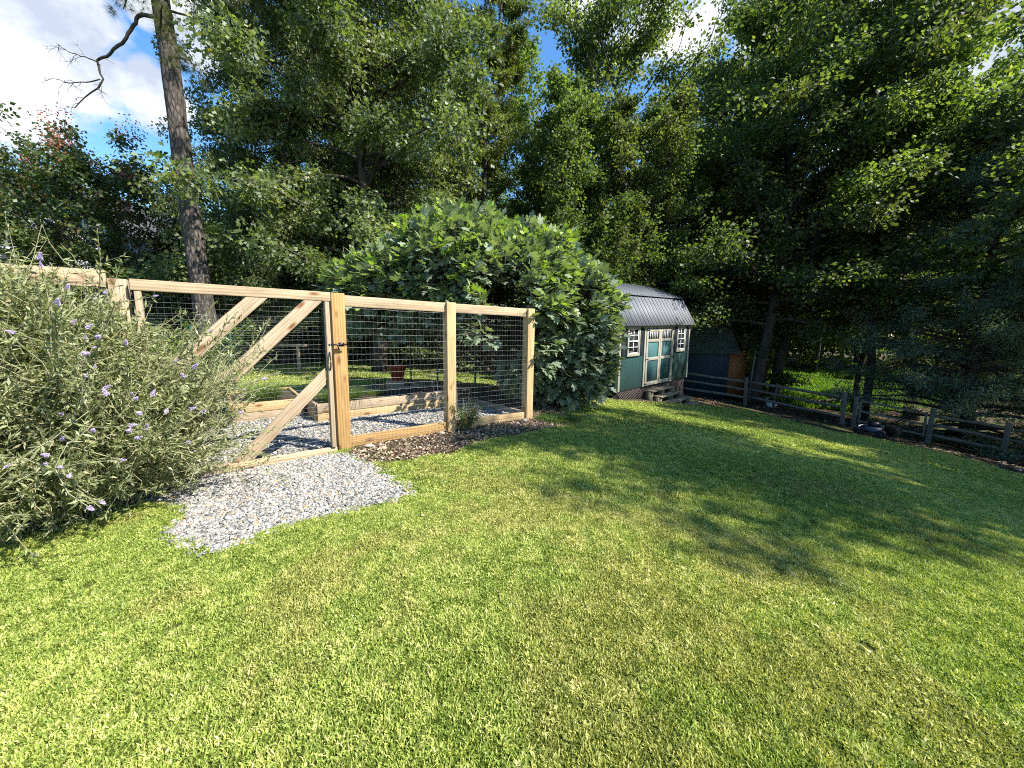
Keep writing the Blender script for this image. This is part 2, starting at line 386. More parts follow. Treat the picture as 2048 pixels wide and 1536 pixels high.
_W = np.linalg.solve(np.block([[_K, _P], [_P.T, np.zeros((3, 3))]]), np.r_[CT[:, 2], 0, 0, 0])
def g(x, y):
    x = np.clip(np.asarray(x, float), -70, 75); y = np.clip(np.asarray(y, float), -25, 95)
    out = _W[_n]+_W[_n+1]*x+_W[_n+2]*y
    for i in range(_n): out = out+_W[i]*_U(np.hypot(x-CT[i, 0], y-CT[i, 1]))
    return out
def gz(x, y): return float(g(np.array([x]), np.array([y]))[0])

U = Vector((.788, .616, 0)); NN = Vector((-.616, .788, 0)); P0 = Vector((-2.06, 4.44, 0))
def fp(a, b, z=0): v = P0+U*a+NN*b; v.z = z; return v
ENC = [tuple(fp(a, b)[:2]) for a, b in ((-4.3, 0), (2.96, 0), (2.96, 4.7), (-4.3, 4.7))]
PAD = [(-2.37, 2.47), (-1.91, 2.27), (-1.57, 2.68), (-1.2, 2.93), (-.83, 3.18), (-1.1, 3.55), (-1.52, 3.95), (-1.95, 4.28), (-2.3, 4.25), (-3.44, 3.36), (-3.1, 3.0), (-2.6, 2.9)]
MULCH = [(-1.92, 4.25), (-1.5, 3.95), (-1.1, 4.1), (-.72, 4.35), (-.25, 4.9), (.12, 5.28), (.5, 5.6), (.95, 5.95), (1.1, 6.5), (.9, 7.2), (1.9, 9.2), (1.6, 10.6), (.2, 11), (-2.8, 11.5), (-4, 10.5), (-.6, 7.6), (.3, 6.4), (-1.9, 4.6)]
LAWN_EDGE = [(-14, -3), (14, -3), (12.2, 5.0), (11.15, 8.01), (12.6, 10.6), (10.6, 11.3), (9.28, 10.8), (9.0, 12.3), (8.3, 13.4), (6.15, 13.06), (5.5, 12.6), (3.1, 11.2), (2.3, 11.6), (1.6, 16), (-2, 20), (-9, 19), (-14, 10)]
def lawn_mask(x, y):
    j = (vnoise(x, y, 5, 3)-.5)*.16; k = (vnoise(x, y, 5, 5)-.5)*.16
    m = inpoly(x+j*2, y+k*2, LAWN_EDGE)
    cx, cy = -1.9, 3.3; PS = [(cx+(px-cx)*.955, cy+(py-cy)*.955) for px, py in PAD]
    for P in (ENC, PS, MULCH): m &= ~inpoly(x+j*.7, y+k*.7, P)
    return m
def axis(lo, hi, near0, near1, fine_, coarse):
    a = list(np.arange(near0, near1, fine_)); v = near0; s_ = fine_
    while v > lo: s_ = min(s_*1.12, coarse); v -= s_; a.insert(0, v)
    v = a[-1]; s_ = fine_
    while v < hi: s_ = min(s_*1.12, coarse); v += s_; a.append(v)
    return np.array(a)
gx = axis(-180, 190, -6, 14, .11, 6); gy = axis(-60, 220, 0, 14, .11, 6)
X, Y = np.meshgrid(gx, gy); Z = g(X, Y)+(vnoise(X, Y, 1.3, 1)-.5)*.03+(vnoise(X, Y, .4, 2)-.5)*.04
def ghn(x, y): return g(x, y)+(vnoise(x, y, 1.3, 1)-.5)*.03+(vnoise(x, y, .4, 2)-.5)*.04
nx, ny = len(gx), len(gy); idx = np.arange(nx*ny).reshape(ny, nx)
Q = np.stack([idx[:-1, :-1], idx[:-1, 1:], idx[1:, 1:], idx[1:, :-1]], -1).reshape(-1, 4)
me = arr_mesh('ground', np.stack([X, Y, Z], -1), Q, M['ground'], {'lawn': lawn_mask(X, Y).ravel().astype(float), 'stony': (inpoly(X, Y, PAD) | inpoly(X, Y, ENC)).ravel().astype(float)}, True)
tagp(link('ground', me), kind='structure')

# view wedge (with a margin for a step aside) so that turf is only sown where it may be seen
def in_view(x, y, m=1.6): return (np.abs(x) < 1.36*(y*.99+.22)+m) & (y > .15)

rng = np.random.default_rng(7)
def blades(n, x0, x1, y0, y1, maskf, h, wd, name=None, lean=.7, seg=1):
    x = rng.uniform(x0, x1, n); y = rng.uniform(y0, y1, n)
    k = in_view(x, y) & maskf(x, y) & (vnoise(x, y, 5.2, 61)*.75+vnoise(x, y, 23, 62)*.25 < .875); x = x[k]; y = y[k]; n = len(x)
    z = ghn(x, y)-.004
    a = rng.uniform(0, 2*pi, n); dry = vnoise(x, y, 1.1, 11)*.5+vnoise(x, y, 3.1, 12)*.3+vnoise(x, y, 9, 13)*.2
    dry = np.clip((dry-.57)*2.2, 0, .3)
    tuft = vnoise(x, y, 16, 21)*.6+vnoise(x, y, 37, 22)*.4
    hh = h*(.45+.9*tuft)*rng.uniform(.7, 1.25, n)*(1-.25*dry); ww = wd*rng.uniform(.7, 1.3, n)
    ln = rng.uniform(.15, 1, n)*lean*hh; b = rng.uniform(0, 2*pi, n)
    dx, dy = np.cos(a)*ww/2, np.sin(a)*ww/2; lx, ly = np.cos(b)*ln, np.sin(b)*ln
    p = np.stack([x, y, z], -1)
    V = np.stack([p+np.stack([-dx*.6, -dy*.6, 0*x], -1), p+np.stack([dx*.6, dy*.6, 0*x], -1),
                  p+np.stack([dx+lx*.45, dy+ly*.45, hh*.62], -1), p+np.stack([-dx+lx*.45, -dy+ly*.45, hh*.62], -1),
                  p+np.stack([lx, ly, hh*(1-.25*lean)], -1)], 1).reshape(-1, 3)
    o = np.arange(n)[:, None]*5
    rn = np.clip(rng.normal(.46, .22, n)+(tuft-.5)*.55+(vnoise(x, y, .55, 31)-.5)*.35, 0, 1)
    return V, o+np.array([0, 1, 2, 3]), o+np.array([3, 2, 4]), np.repeat(rn, 5), np.repeat(dry, 5)
parts = []
parts.append(blades(1300000, -5, 5.5, .3, 3.2, lawn_mask, .025, .0058))
parts.append(blades(700000, -8, 9, 3.2, 6.2, lawn_mask, .030, .008))
parts.append(blades(330000, -11, 13, 6.2, 11, lawn_mask, .04, .014))
parts.append(blades(160000, -14, 14, 11, 20, lawn_mask, .045, .022))
parts.append(blades(110000, -5, 5.5, .3, 4.2, lawn_mask, .046, .0026, lean=1.0))
cm = lambda x, y: lawn_mask(x, y) & (vnoise(x, y, .9, 71)*.6+vnoise(x, y, 3.5, 72)*.4 > .56)
parts.append(blades(300000, -7, 8, .3, 6, cm, .026, .013, lean=1.3))
V = np.concatenate([p[0] for p in parts]); k = 0; Qs = []; Ts = []
for p in parts: Qs.append(p[1]+k); Ts.append(p[2]+k); k += len(p[0])
me = arr_mesh('grass', V, [np.concatenate(Qs), np.concatenate(Ts)], M['turf'], {'rnd': np.concatenate([p[3] for p in parts]), 'dry': np.concatenate([p[4] for p in parts])})
tagp(link('grass', me), 'short mown lawn of yellow green turf with dry patches', 'grass', kind='stuff')
del V, Qs, Ts, parts

# ------------------------------------------------------------------ pebbles and chips
ICO_V = None
def ico():
    t = (1+5**.5)/2
    V = np.array([(-1,t,0),(1,t,0),(-1,-t,0),(1,-t,0),(0,-1,t),(0,1,t),(0,-1,-t),(0,1,-t),(t,0,-1),(t,0,1),(-t,0,-1),(-t,0,1)], float); V /= np.linalg.norm(V[0])
    F = np.array([(0,11,5),(0,5,1),(0,1,7),(0,7,10),(0,10,11),(1,5,9),(5,11,4),(11,10,2),(10,7,6),(7,1,8),(3,9,4),(3,4,2),(3,2,6),(3,6,8),(3,8,9),(4,9,5),(2,4,11),(6,2,10),(8,6,7),(9,8,1)])
    return V, F
def pebbles(name, P, n, size, mat, zf, flat=.6, shift=0, **k):
    xs = [p[0] for p in P]; ys = [p[1] for p in P]
    x = rng.uniform(min(xs), max(xs), n); y = rng.uniform(min(ys), max(ys), n)
    m = inpoly(x, y, P) & in_view(x, y); x = x[m]; y = y[m]; n = len(x)
    IV, IF = ico(); s_ = size*rng.lognormal(0, .32, n)
    sc3 = s_[:, None]*np.stack([rng.uniform(.7, 1.4, n), rng.uniform(.6, 1.1, n), flat*rng.uniform(.6, 1.2, n)], -1)
    V = IV[None]*(1+rng.uniform(-.22, .22, (n, 12, 1)))*sc3[:, None]
    a = rng.uniform(0, 2*pi, n); ca, sa = np.cos(a)[:, None], np.sin(a)[:, None]; tl = rng.normal(0, .35, n)
    vx, vy, vz = V[..., 0], V[..., 1], V[..., 2]
    vz, vx = vz+vx*np.sin(tl)[:, None], vx
    V = np.stack([vx*ca-vy*sa+x[:, None], vx*sa+vy*ca+y[:, None], vz+(zf(x, y)+s_*.25+rng.uniform(0, .6, n)*size)[:, None]], -1)
    F = IF[None]+np.arange(n)[:, None, None]*12
    r = rng.uniform(0, 1, n)*.93+.0; r = np.where(rng.uniform(0, 1, n) < .05, rng.uniform(.93, 1, n), r); r = np.clip(r+shift, 0, 1)
    return tagp(link(name, arr_mesh(name, V, F.reshape(-1, 3), mat, {'rnd': np.repeat(r, 12)})), kind='stuff', **k)
PADJ = []
for i in range(len(PAD)):
    (xa, ya), (xb, yb) = PAD[i], PAD[(i+1) % len(PAD)]
    for t in np.linspace(0, 1, 9)[:-1]:
        k = 0 if i == 8 else .035; PADJ.append((xa+(xb-xa)*t+rng.normal(0, k), ya+(yb-ya)*t+rng.normal(0, k)))
pebbles('gravel', PADJ, 52000, .0092, M['pebble'], ghn, label='pale limestone gravel pad in front of the open garden gate', cat='gravel')
pebbles('gravel', [(-1.9+(px+1.9)*1.07, 3.3+(py-3.3)*1.07) for px, py in PAD[:7]], 2600, .009, M['pebble'], lambda x, y: ghn(x, y)+.006, label='stray pebbles strewn in the grass around the gravel pad', cat='gravel')
pebbles('gravel', [tuple(fp(a, b)[:2]) for a, b in ((-3.9, .03), (2.9, .03), (2.9, 4.6), (-3.9, 4.6))], 95000, .0125, M['pebble'], ghn, label='grey limestone gravel floor inside the fenced garden', cat='gravel')
def flakes(name, P, n, size, mat, asp=.45, lift=.012, tilt=.5, label=None, cat=None, keep=None):
    xs = [p[0] for p in P]; ys = [p[1] for p in P]
    x = rng.uniform(min(xs), max(xs), n); y = rng.uniform(min(ys), max(ys), n)
    m = inpoly(x, y, P) & in_view(x, y)
    if keep is not None: m &= keep(x, y)
    x = x[m]; y = y[m]; n = len(x)
    a = rng.uniform(0, 2*pi, n); L = size*rng.uniform(.5, 1.4, n); Wd = L*asp*rng.uniform(.6, 1.3, n)
    d = np.stack([np.cos(a), np.sin(a), rng.normal(0, tilt, n)*.6], -1); s_ = np.stack([-np.sin(a), np.cos(a), rng.normal(0, tilt, n)], -1)
    c = np.stack([x, y, ghn(x, y)+rng.uniform(.2, 1, n)*lift], -1)
    V = np.stack([c-d*L[:, None]/2, c+s_*Wd[:, None]/2, c+d*L[:, None]/2, c-s_*Wd[:, None]/2], 1)
    return tagp(link(name, arr_mesh(name, V, np.arange(n*4).reshape(-1, 4), mat, {'rnd': np.repeat(rng.uniform(0, 1, n)**1.4, 4)})), label, cat, kind='stuff')
flakes('mulch', MULCH, 85000, .042, M['mulch'], .35, .022, .6, 'brown wood chip mulch along the garden fence foot', 'mulch')
WOODS = [(1.6, 13.5), (3, 12.2), (6.4, 13.5), (8.6, 13.5), (9.4, 12.2), (10, 11.4), (12.4, 10.7), (11.2, 8), (12.3, 5), (18, 6), (45, 24), (45, 40), (-25, 40), (-25, 13), (-9, 19), (-2, 20)]
flakes('leaf_litter', WOODS, 90000, .10, M['litter'], .6, .03, .5, 'dry brown fallen leaves beyond the lawn and rail fence', 'leaf litter',
       lambda x, y: vnoise(x, y, .5, 41) > .38)

# ------------------------------------------------------------------ foliage engine
DIAMOND = (np.array([(0, 0, 0), (.38, .45, .07), (0, 1, -.05), (-.38, .45, .07)]), [np.array([(0, 1, 2), (0, 2, 3)])])
NARROW = (np.array([(0, 0, 0), (.11, .4, .02), (0, 1, -.12), (-.11, .4, .02)]), [np.array([(0, 1, 2, 3)])])
STAR = (np.array([(0, 0, 0), (.5, .22, .06), (.17, .42, 0), (.34, .86, -.03), (0, 1.0, -.08), (-.34, .86, -.03), (-.17, .42, 0), (-.5, .22, .06)]),
        [np.array([(0, 1, 2), (0, 2, 6), (0, 6, 7), (2, 3, 4), (2, 4, 6), (6, 4, 5)])])
def _figleaf():
    pts = [(0, 0), (.22, .02), (.40, .12), (.46, .30), (.24, .34), (.40, .58), (.36, .74), (.15, .60), (.14, .86), (0, 1.0)]
    P = pts+[(-x, y) for x, y in pts[-2:0:-1]]
    V = [(x, y, .12*abs(x)-.18*y*y) for x, y in P]+[(0, .38, -.02)]
    n = len(P); return np.array(V), [np.array([(n, i, (i+1) % n) for i in range(n)])]
FIG = _figleaf()
def unit(v): return v/(np.linalg.norm(v, axis=-1, keepdims=True)+1e-9)
def leaves(P, Dv, S, tmpl, R, up=.55):
    """one leaf per row of P, pointing along Dv, faces turned mostly skyward"""
    n = len(P); d = unit(Dv); nr = unit(R.normal(0, 1, (n, 3))*(1-up)+np.array([0, 0, up]))
    s_ = unit(np.cross(d, nr)); nr = np.cross(s_, d); tv, tf = tmpl
    V = P[:, None]+S[:, None, None]*(tv[None, :, 0:1]*s_[:, None]+tv[None, :, 1:2]*d[:, None]+tv[None, :, 2:3]*nr[:, None])
    k = len(tv); o = np.arange(n)[:, None, None]*k
    return V.reshape(-1, 3).astype(np.float32), [(f[None]+o).reshape(-1, f.shape[1]) for f in tf], k
def path(p, d, L, n, R, wob=.15, grav=0.):
    P = [np.array(p, float)]; d = unit(np.array(d, float))
    for i in range(n):
        d = unit(d+R.normal(0, wob, 3)+np.array([0, 0, grav])); P.append(P[-1]+d*L/n)
    return np.array(P), d
def make_tree(seed, H, r0, lo, R0, prof, nl=40, nsub=6, clump=110, ls=.13, lspread=.42, tmpl=DIAMOND, lean=(0, 0), stems=1, rise=.5, droop=.25, up=.5, sides=8, lw=.10, dir_d=(0, 0, -.35), flowers=0, bare=0, tw=.13, slen=.42):
    R = np.random.default_rng(seed); b = MB(); CP = []; CD = []; FP = []
    for s_ in range(stems):
        az = R.uniform(0, 2*pi) if stems > 1 else 0
        sp = (.0 if stems == 1 else R.uniform(.12, .32))
        d0 = np.array([lean[0]+cos(az)*sp, lean[1]+sin(az)*sp, 1.])
        P, _ = path((cos(az)*.12*(stems > 1), sin(az)*.12*(stems > 1), -.15), d0, H*(1 if stems == 1 else R.uniform(.8, 1)), 14, R, tw*.35, .03)
        rr = r0*(1 if stems == 1 else .62)
        f = np.linspace(0, 1, 15); rad = rr*((1-f)**.8*.93+.07); rad[0] *= 1.35
        b.tube(P, rad, sides)
        for i in range(nl//stems):
            t = (i+R.uniform(0, 1))/(nl//stems); hf = lo/H+(1-lo/H)*t*.985
            k = hf*14; k0 = min(int(k), 13); base = P[k0]+(P[k0+1]-P[k0])*(k-k0); rb = np.interp(hf, f, rad)
            a = i*2.4+R.uniform(-.5, .5); Ln = max(.35, R0*prof(t)*R.uniform(.72, 1.12))
            el = rise*(.25+1.2*t)+R.uniform(-.15, .25)
            LP, _ = path(base, (cos(a)*cos(el), sin(a)*cos(el), sin(el)), Ln, 6, R, tw, .04-droop*.25)
            b.tube(LP, np.linspace(max(rb*.42, .014), .006, 7), 5, False)
            if i < bare: continue
            for j in range(nsub):
                tt = R.uniform(.25, 1); q = tt*6; q0 = min(int(q), 5); sb = LP[q0]+(LP[q0+1]-LP[q0])*(q-q0)
                dv = unit(LP[q0+1]-LP[q0])+R.normal(0, .75, 3)*np.array([1, 1, .6])
                SP, sd_ = path(sb, dv, R.uniform(.5, 1)*slen*(1.2+Ln*.22), 4, R, .2, .02-droop*.15)
                b.tube(SP, np.linspace(.014, .005, 5), 3, False)
                m = int(clump*R.uniform(.6, 1.4))
                u = R.uniform(.15, 1.1, m); w_ = SP[0]+(SP[-1]-SP[0])*u[:, None]
                off = unit(R.normal(0, 1, (m, 3)))*(R.uniform(0, 1, (m, 1))**.6)*lspread*(.6+.12*Ln); off[:, 2] *= .65
                off[:, 2] -= .10*droop*np.linalg.norm(off[:, :2], axis=1)
                CP.append(w_+off); CD.append(off*1.2/(lspread)+R.normal(0, .5, (m, 3))+np.array(dir_d))
                if flowers and t > .55 and R.uniform() < flowers:
                    FP.append(SP[-1]+R.normal(0, .13, (60, 3))*np.array([1, 1, 1.6])+np.array([0, 0, .2]))
    CP = np.concatenate(CP); CD = np.concatenate(CD); n = len(CP)
    V, F, k = leaves(CP, CD, ls*R.uniform(.6, 1.25, n), tmpl, R, up)
    cl = vnoise(CP[:, 0]+CP[:, 2]*.7, CP[:, 1]+CP[:, 2]*.4, .8, seed)
    rn = np.clip(R.normal(.5, .2, n)+(cl-.5)*.5, 0, 1)
    fm = None
    if FP:
        FP = np.concatenate(FP); fv, ff, kk = leaves(FP, R.normal(0, 1, (len(FP), 3)), np.full(len(FP), .07), DIAMOND, R, .2)
        fm = (fv, ff, np.repeat(R.uniform(0, 1, len(FP)), kk))
    return b, (V, F, np.repeat(rn, k)), fm
PROTO = {}
def proto(key, leafm, barkm, *a, **k):
    b, (V, F, rn), fm = make_tree(*a, **k)
    PROTO[key] = (b.mesh(key+'_trunk', barkm, None, True), arr_mesh(key+'_crown', V, F, leafm, {'rnd': rn}),
                  arr_mesh(key+'_bloom', fm[0], fm[1], M['crapefl'], {'rnd': fm[2]}) if fm else None)
def tree(key, x, y, s=1, rz=0, name='tree', label='', cat='tree', group=None, sz=None, tilt=(0, 0), sink=.1):
    r = empty(name, (x, y, gz(x, y)-sink), rz, label=label, cat=cat, group=group); r.scale = (s, s, sz or s); r.rotation_euler = (tilt[0], tilt[1], rz)
    t, c, f = PROTO[key]; link('trunk', t, r); link('crown', c, r)
    if f: tagp(link('blossoms', f, r), kind='stuff')
    return r
roundp = lambda t: (max(0.0, 1-(abs(t-.38)/.66)**2.2))**.5*.95+.1
conep = lambda t: (1-t)**.8+.06
colp = lambda t: .55+.45*sin(pi*min(1, t*1.1))-.35*t
broad = lambda t: (max(0., 1-(abs(t-.3)/.74)**2.4))**.5+.08

proto('gum', M['gum'], M['darkbark'], 11, 17, .26, 2.6, 5.3, broad, nl=84, nsub=7, clump=225, ls=.108, lspread=.55, tmpl=STAR, rise=.42, droop=.55, up=.35)
proto('elm', M['lime'], M['bark'], 12, 12.3, .12, 2.2, 3.1, colp, nl=84, nsub=5, clump=95, ls=.10, lspread=.34, stems=3, rise=.95, droop=.1, up=.4)
proto('oak', M['gumdark'], M['darkbark'], 13, 19, .27, 3.8, 6.6, roundp, nl=76, nsub=7, clump=105, ls=.16, lspread=.5, rise=.62, droop=.2, up=.45, tw=.17)
proto('wood', M['wood_a'], M['darkbark'], 14, 20, .17, 4.5, 4.2, roundp, nl=58, nsub=6, clump=85, ls=.17, lspread=.5, rise=.6, droop=.2, up=.45, tw=.2)
proto('wood2', M['wood_a'], M['darkbark'], 15, 19, .16, 4.5, 4.4, broad, nl=54, nsub=6, clump=85, ls=.17, lspread=.55, rise=.5, droop=.3, up=.45, lean=(.14, .03), tw=.2)
proto('under', M['gumdark'], M['darkbark'], 16, 6.5, .06, .3, 2.8, broad, nl=48, nsub=6, clump=85, ls=.14, lspread=.45, stems=3, rise=.7, droop=.3, up=.5)
proto('pinefar', M['pine'], M['bark'], 17, 20, .22, 8, 3.0, conep, nl=60, nsub=6, clump=110, ls=.22, lspread=.32, tmpl=NARROW, rise=.35, droop=.2, up=.1)
proto('cedar', M['cedar'], M['bark'], 18, 15, .25, .35, 5.0, lambda t: (1-t)**.65+.06, nl=170, nsub=8, clump=150, ls=.14, lspread=.34, tmpl=NARROW, rise=.35, droop=.35, up=.25, dir_d=(0, 0, -.1))
proto('shade', M['gumdark'], M['darkbark'], 23, 14, .22, 4.8, 4.0, roundp, nl=58, nsub=6, clump=90, ls=.16, lspread=.5, rise=.5, droop=.1, up=.6)
proto('crape', M['crape'], M['bark'], 19, 7.4, .09, 2.0, 3.0, broad, nl=50, nsub=6, clump=90, ls=.11, lspread=.36, stems=5, rise=.75, droop=.2, up=.5, flowers=.15)

rr = random.Random(5)
tree('gum', -4.9, 14.2, 1.0, .6, 'sweetgum_tree', 'tall full sweetgum tree with star shaped leaves right of the bare pine trunk', 'tree')
tree('gum', -5.6, 21.0, .95, 2.6, 'sweetgum_tree', 'dark sweetgum tree standing behind the tall full sweetgum', 'tree')
tree('gum', -9.0, 15.2, .6, 4.0, 'sweetgum_tree', 'smaller sweetgum filling the gap just right of the bare pine trunk', 'tree', sz=.8)
tree('pinefar', -1.7, 19.5, .9, 1.0, 'pine_tree', 'lime green pine top rising between the sweetgum and the sky gap', 'tree')
tree('elm', 2.0, 17.8, 1.2, .3, 'elm_tree', 'slender pale green multi stemmed tree directly above the fig bush', 'tree')
tree('elm', 3.1, 17.4, 1.16, 4.4, 'elm_tree', 'middle slender multi stemmed tree, above the right shoulder of the fig bush', 'tree')
tree('elm', 4.6, 17.2, 1.18, 2.1, 'elm_tree', 'second slender multi stemmed tree, above the left end of the shed roof', 'tree')
tree('oak', 11.4, 18.2, 1.0, .9, 'oak_tree', 'large dark oak tree with spreading limbs behind the small blue shed', 'tree')
tree('oak', 8.4, 20.6, .96, 3.2, 'oak_tree', 'oak tree directly behind the teal barn shed', 'tree')
tree('oak', 14.4, 20.8, 1.0, 5.1, 'oak_tree', 'oak tree far behind the rail fence, right of the small blue shed', 'tree')
tree('oak', 20.6, 19.4, 1.0, 2.2, 'oak_tree', 'oak tree rising behind the grey green cedar', 'tree')
tree('wood2', 16.2, 17.4, 1.05, 0.2, 'leaning_tree', 'dark leaning tree beyond the rail fence in front of bright wild grass', 'tree')
tree('wood2', 18.0, 19.8, .9, 3.7, 'leaning_tree', 'slimmer leaning tree next to the dark leaning one', 'tree')
tree('cedar', 17.9, 14.8, .9, .4, 'cedar_tree', 'grey green cedar tree with low drooping boughs above the lawn mower', 'tree')
tree('cedar', 21.2, 12.6, 1.05, 2.5, 'cedar_tree', 'tall cedar tree at the far right edge of the view', 'tree')
tree('crape', -14.0, 13.2, 1.0, .2, 'crape_myrtle', 'crape myrtle with red flower heads left of the pine trunk', 'tree')
tree('crape', -18.4, 14.0, 1.02, 1.9, 'crape_myrtle', 'crape myrtle with pinkish seed heads at the far left edge', 'tree')
tree('crape', -16.4, 15.8, .72, 3.0, 'crape_myrtle', 'middle crape myrtle in front of the clapboard house', 'tree')
tree('crape', -13.2, 16.6, .74, 4.1, 'crape_myrtle', 'lower dark crape myrtle close against the pine trunk', 'tree')

# the woods: individual trees further back
wl = ['woodland tree', 'tree']
spots = []
W_ = [(-3.5, 25), (0.2, 27), (3.6, 24.5), (7, 27), (9.8, 24), (12.8, 26.5), (15.2, 23.2), (19.5, 38), (8, 31), (2, 33), (-7, 27), (-12, 26), (27, 40), (23.5, 38), (14, 34), (33, 37), (40, 34), (-5, 33), (18, 43), (5, 38), (11, 40), (17.4, 30), (26, 33), (46, 30), (-1.5, 30), (10, 36), (36, 42), (48, 40), (-9, 35), (-14, 32), (21, 33.5), (31, 44)]
desc = {0: 'woodland tree', 1: 'leaning woodland tree'}
for i, (x, y) in enumerate(W_):
    tree(('wood', 'wood2')[i % 2], x, y, rr.uniform(.85, 1.15)*(.68 if -.06 < x/y < .31 else 1), rr.uniform(0, 6), 'woodland_tree',
         'leafy woodland tree standing in the mass of woods beyond the sheds and rail fence', 'tree', 'trees in the woods behind the garden')
U_ = [(-8.5, 16.5), (-5.8, 18.2), (-3.0, 17.5), (-.6, 21), (-11.5, 19.5), (2.2, 21), (5.4, 23.2), (12.6, 21.2), (9.2, 22.4), (-14, 21), (15.5, 26.5), (11, 27.5), (-7.0, 20.8)]
for i, (x, y) in enumerate(U_):
    tree('under', x, y, rr.uniform(.8, 1.15), rr.uniform(0, 6), 'understory_tree',
         'low leafy understory tree growing under the taller woods', 'tree', 'understory trees at the wood edge')
# trees beside the lawn, right of the frame, whose shade falls on the grass
for x, y, s in [(13.5, 1.5, 1.0), (17.6, 4.8, 1.05), (17.4, -.6, .95), (21, 2.2, 1.1), (15.7, 9.3, 1.0), (14.6, -.7, .8)]:
    tree('shade', x, y, s, x, 'oak_tree', 'oak tree at the right side of the lawn shading the grass', 'tree', 'oak trees beside the lawn')

# tall pine at left: trunk, branches and needles
pr = empty('pine_tree', (-9.0, 11.2, gz(-9, 11.2)), label='tall pine with a bare rough trunk and one dead crooked branch', cat='tree')
PT = [(-8.80, 11.2, -.1), (-8.78, 11.15, 1.2), (-8.80, 11.1, 2.6), (-8.87, 11.1, 4.2), (-8.98, 11.1, 6.0), (-9.0, 11.1, 7.8), (-9.1, 11.1, 9.6), (-9.2, 11, 12), (-9.2, 11, 15), (-9.1, 11, 18)]
def smooth_path(P, n):
    P = np.array(P, float); t = np.linspace(0, len(P)-1, n); return np.stack([np.interp(t, range(len(P)), P[:, i]) for i in range(3)], -1)
Rp = np.random.default_rng(3)
tp = smooth_path(PT, 70); base = np.array((-9.0, 11.2, gz(-9, 11.2)))
th_ = 22; b = MB(); rad = np.interp(tp[:, 2], [0, .6, 3, 9, 18], [.33, .27, .24, .20, .06])
b.tube(tp-base, rad, th_); V = b.V[0]; nrm = V-np.repeat(tp-base, th_, 0)
pl = (vnoise(np.tile(np.arange(th_), 70), np.repeat(np.arange(70)*.45, th_), 1.0, 4)-.5)*.16
b.V[0] = np.repeat(tp-base, th_, 0)+nrm*(1+pl[:, None])
def pinebark():
    m, n, out = newmat('pine_bark'); tc = n.n('ShaderNodeTexCoord'); v = n.mapping(tc.outputs['Object'], (1, 1, .33))
    vo = n.n('ShaderNodeTexVoronoi', feature='DISTANCE_TO_EDGE'); vo.inputs['Scale'].default_value = 13; n.l(v, vo.inputs['Vector'])
    f = n.noise(v, 9, 6, .7)
    c = n.ramp(n.math('MULTIPLY', vo.outputs[0], 2.6), [(0, (.024, .02, .017)), (.3, (.08, .068, .057)), (1, (.17, .15, .13))])
    c = n.mix(n.ramp(f, [(.4, (0, 0, 0)), (.7, (1, 1, 1))]), c, (.085, .072, .06))
    p = n.n('ShaderNodeBsdfPrincipled', _Roughness=.95); p.inputs['Specular IOR Level'].default_value = .1; n.l(c, p.inputs['Base Color'])
    bb = n.n('ShaderNodeBump', _Strength=1.0, _Distance=.05); n.l(n.math('ADD', n.math('MINIMUM', vo.outputs[0], .25), n.math('MULTIPLY', f, .15)), bb.inputs['Height']); n.l(bb.outputs[0], p.inputs['Normal'])
    n.l(p.outputs[0], out.inputs[0]); return m
M['pinebark'] = pinebark()
b.build('trunk', M['pinebark'], pr, smooth=True)
# dead branch
b = MB()
br = [(-9.03, 11.0, 9.1), (-9.35, 10.8, 9.1), (-9.50, 10.8, 9.02), (-9.66, 10.8, 8.73), (-9.92, 10.8, 8.44), (-10.34, 10.8, 8.16), (-10.59, 10.8, 8.04), (-10.61, 10.8, 7.95)]
bp = smooth_path(br, 24)-base; bp[1:] += Rp.normal(0, .015, (23, 3)); b.tube(bp, np.linspace(.048, .026, 24), 6)
def sub(p, d, L, r, lev):
    P, dd = path(p, d, L, 7, Rp, .28, .0); b.tube(P, np.linspace(r, r*.35, 8), 4, False)
    if lev:
        for q in range(5 if lev > 1 else 4):
            i = Rp.integers(2, 8); sub(P[i], unit(P[i]-P[i-1])+Rp.normal(0, .55, 3), L*Rp.uniform(.3, .55), r*.5, lev-1)
e = bp[-1]
def seg(pts, r0_, r1_):
    P = smooth_path(pts, 14)-base; P += Rp.normal(0, .008, P.shape); b.tube(P, np.linspace(r0_, r1_, 14), 5); return P
m1 = seg([(-10.61, 10.8, 7.95), (-10.6, 10.8, 7.78), (-10.53, 10.8, 7.58), (-10.77, 10.8, 7.35), (-11.05, 10.8, 7.2), (-11.35, 10.8, 6.93), (-11.6, 10.8, 6.95)], .028, .008)
m2 = seg([(-10.6, 10.8, 8.02), (-10.85, 10.8, 8.08), (-11.2, 10.7, 8.15), (-11.5, 10.7, 8.35)], .018, .005)
m3 = seg([(-10.6, 10.8, 7.6), (-11.0, 10.8, 7.52), (-11.5, 10.8, 7.5), (-11.8, 10.8, 7.62), (-12.1, 10.8, 7.5)], .016, .004)
for mm, dn in ((m1, -.3), (m2, -.35), (m3, .1)):
    for q in range(6): i = Rp.integers(4, 13); sub(mm[i], (-.8, Rp.normal(0, .5), dn+Rp.normal(0, .5)), Rp.uniform(.25, .6), .007, 1)
sub(m1[6], (.9, 0, -.35), .35, .01, 0); sub(bp[18], (.5, 0, -.8), .35, .006, 0)
b.build('branch', M['darkbark'], pr, smooth=True)
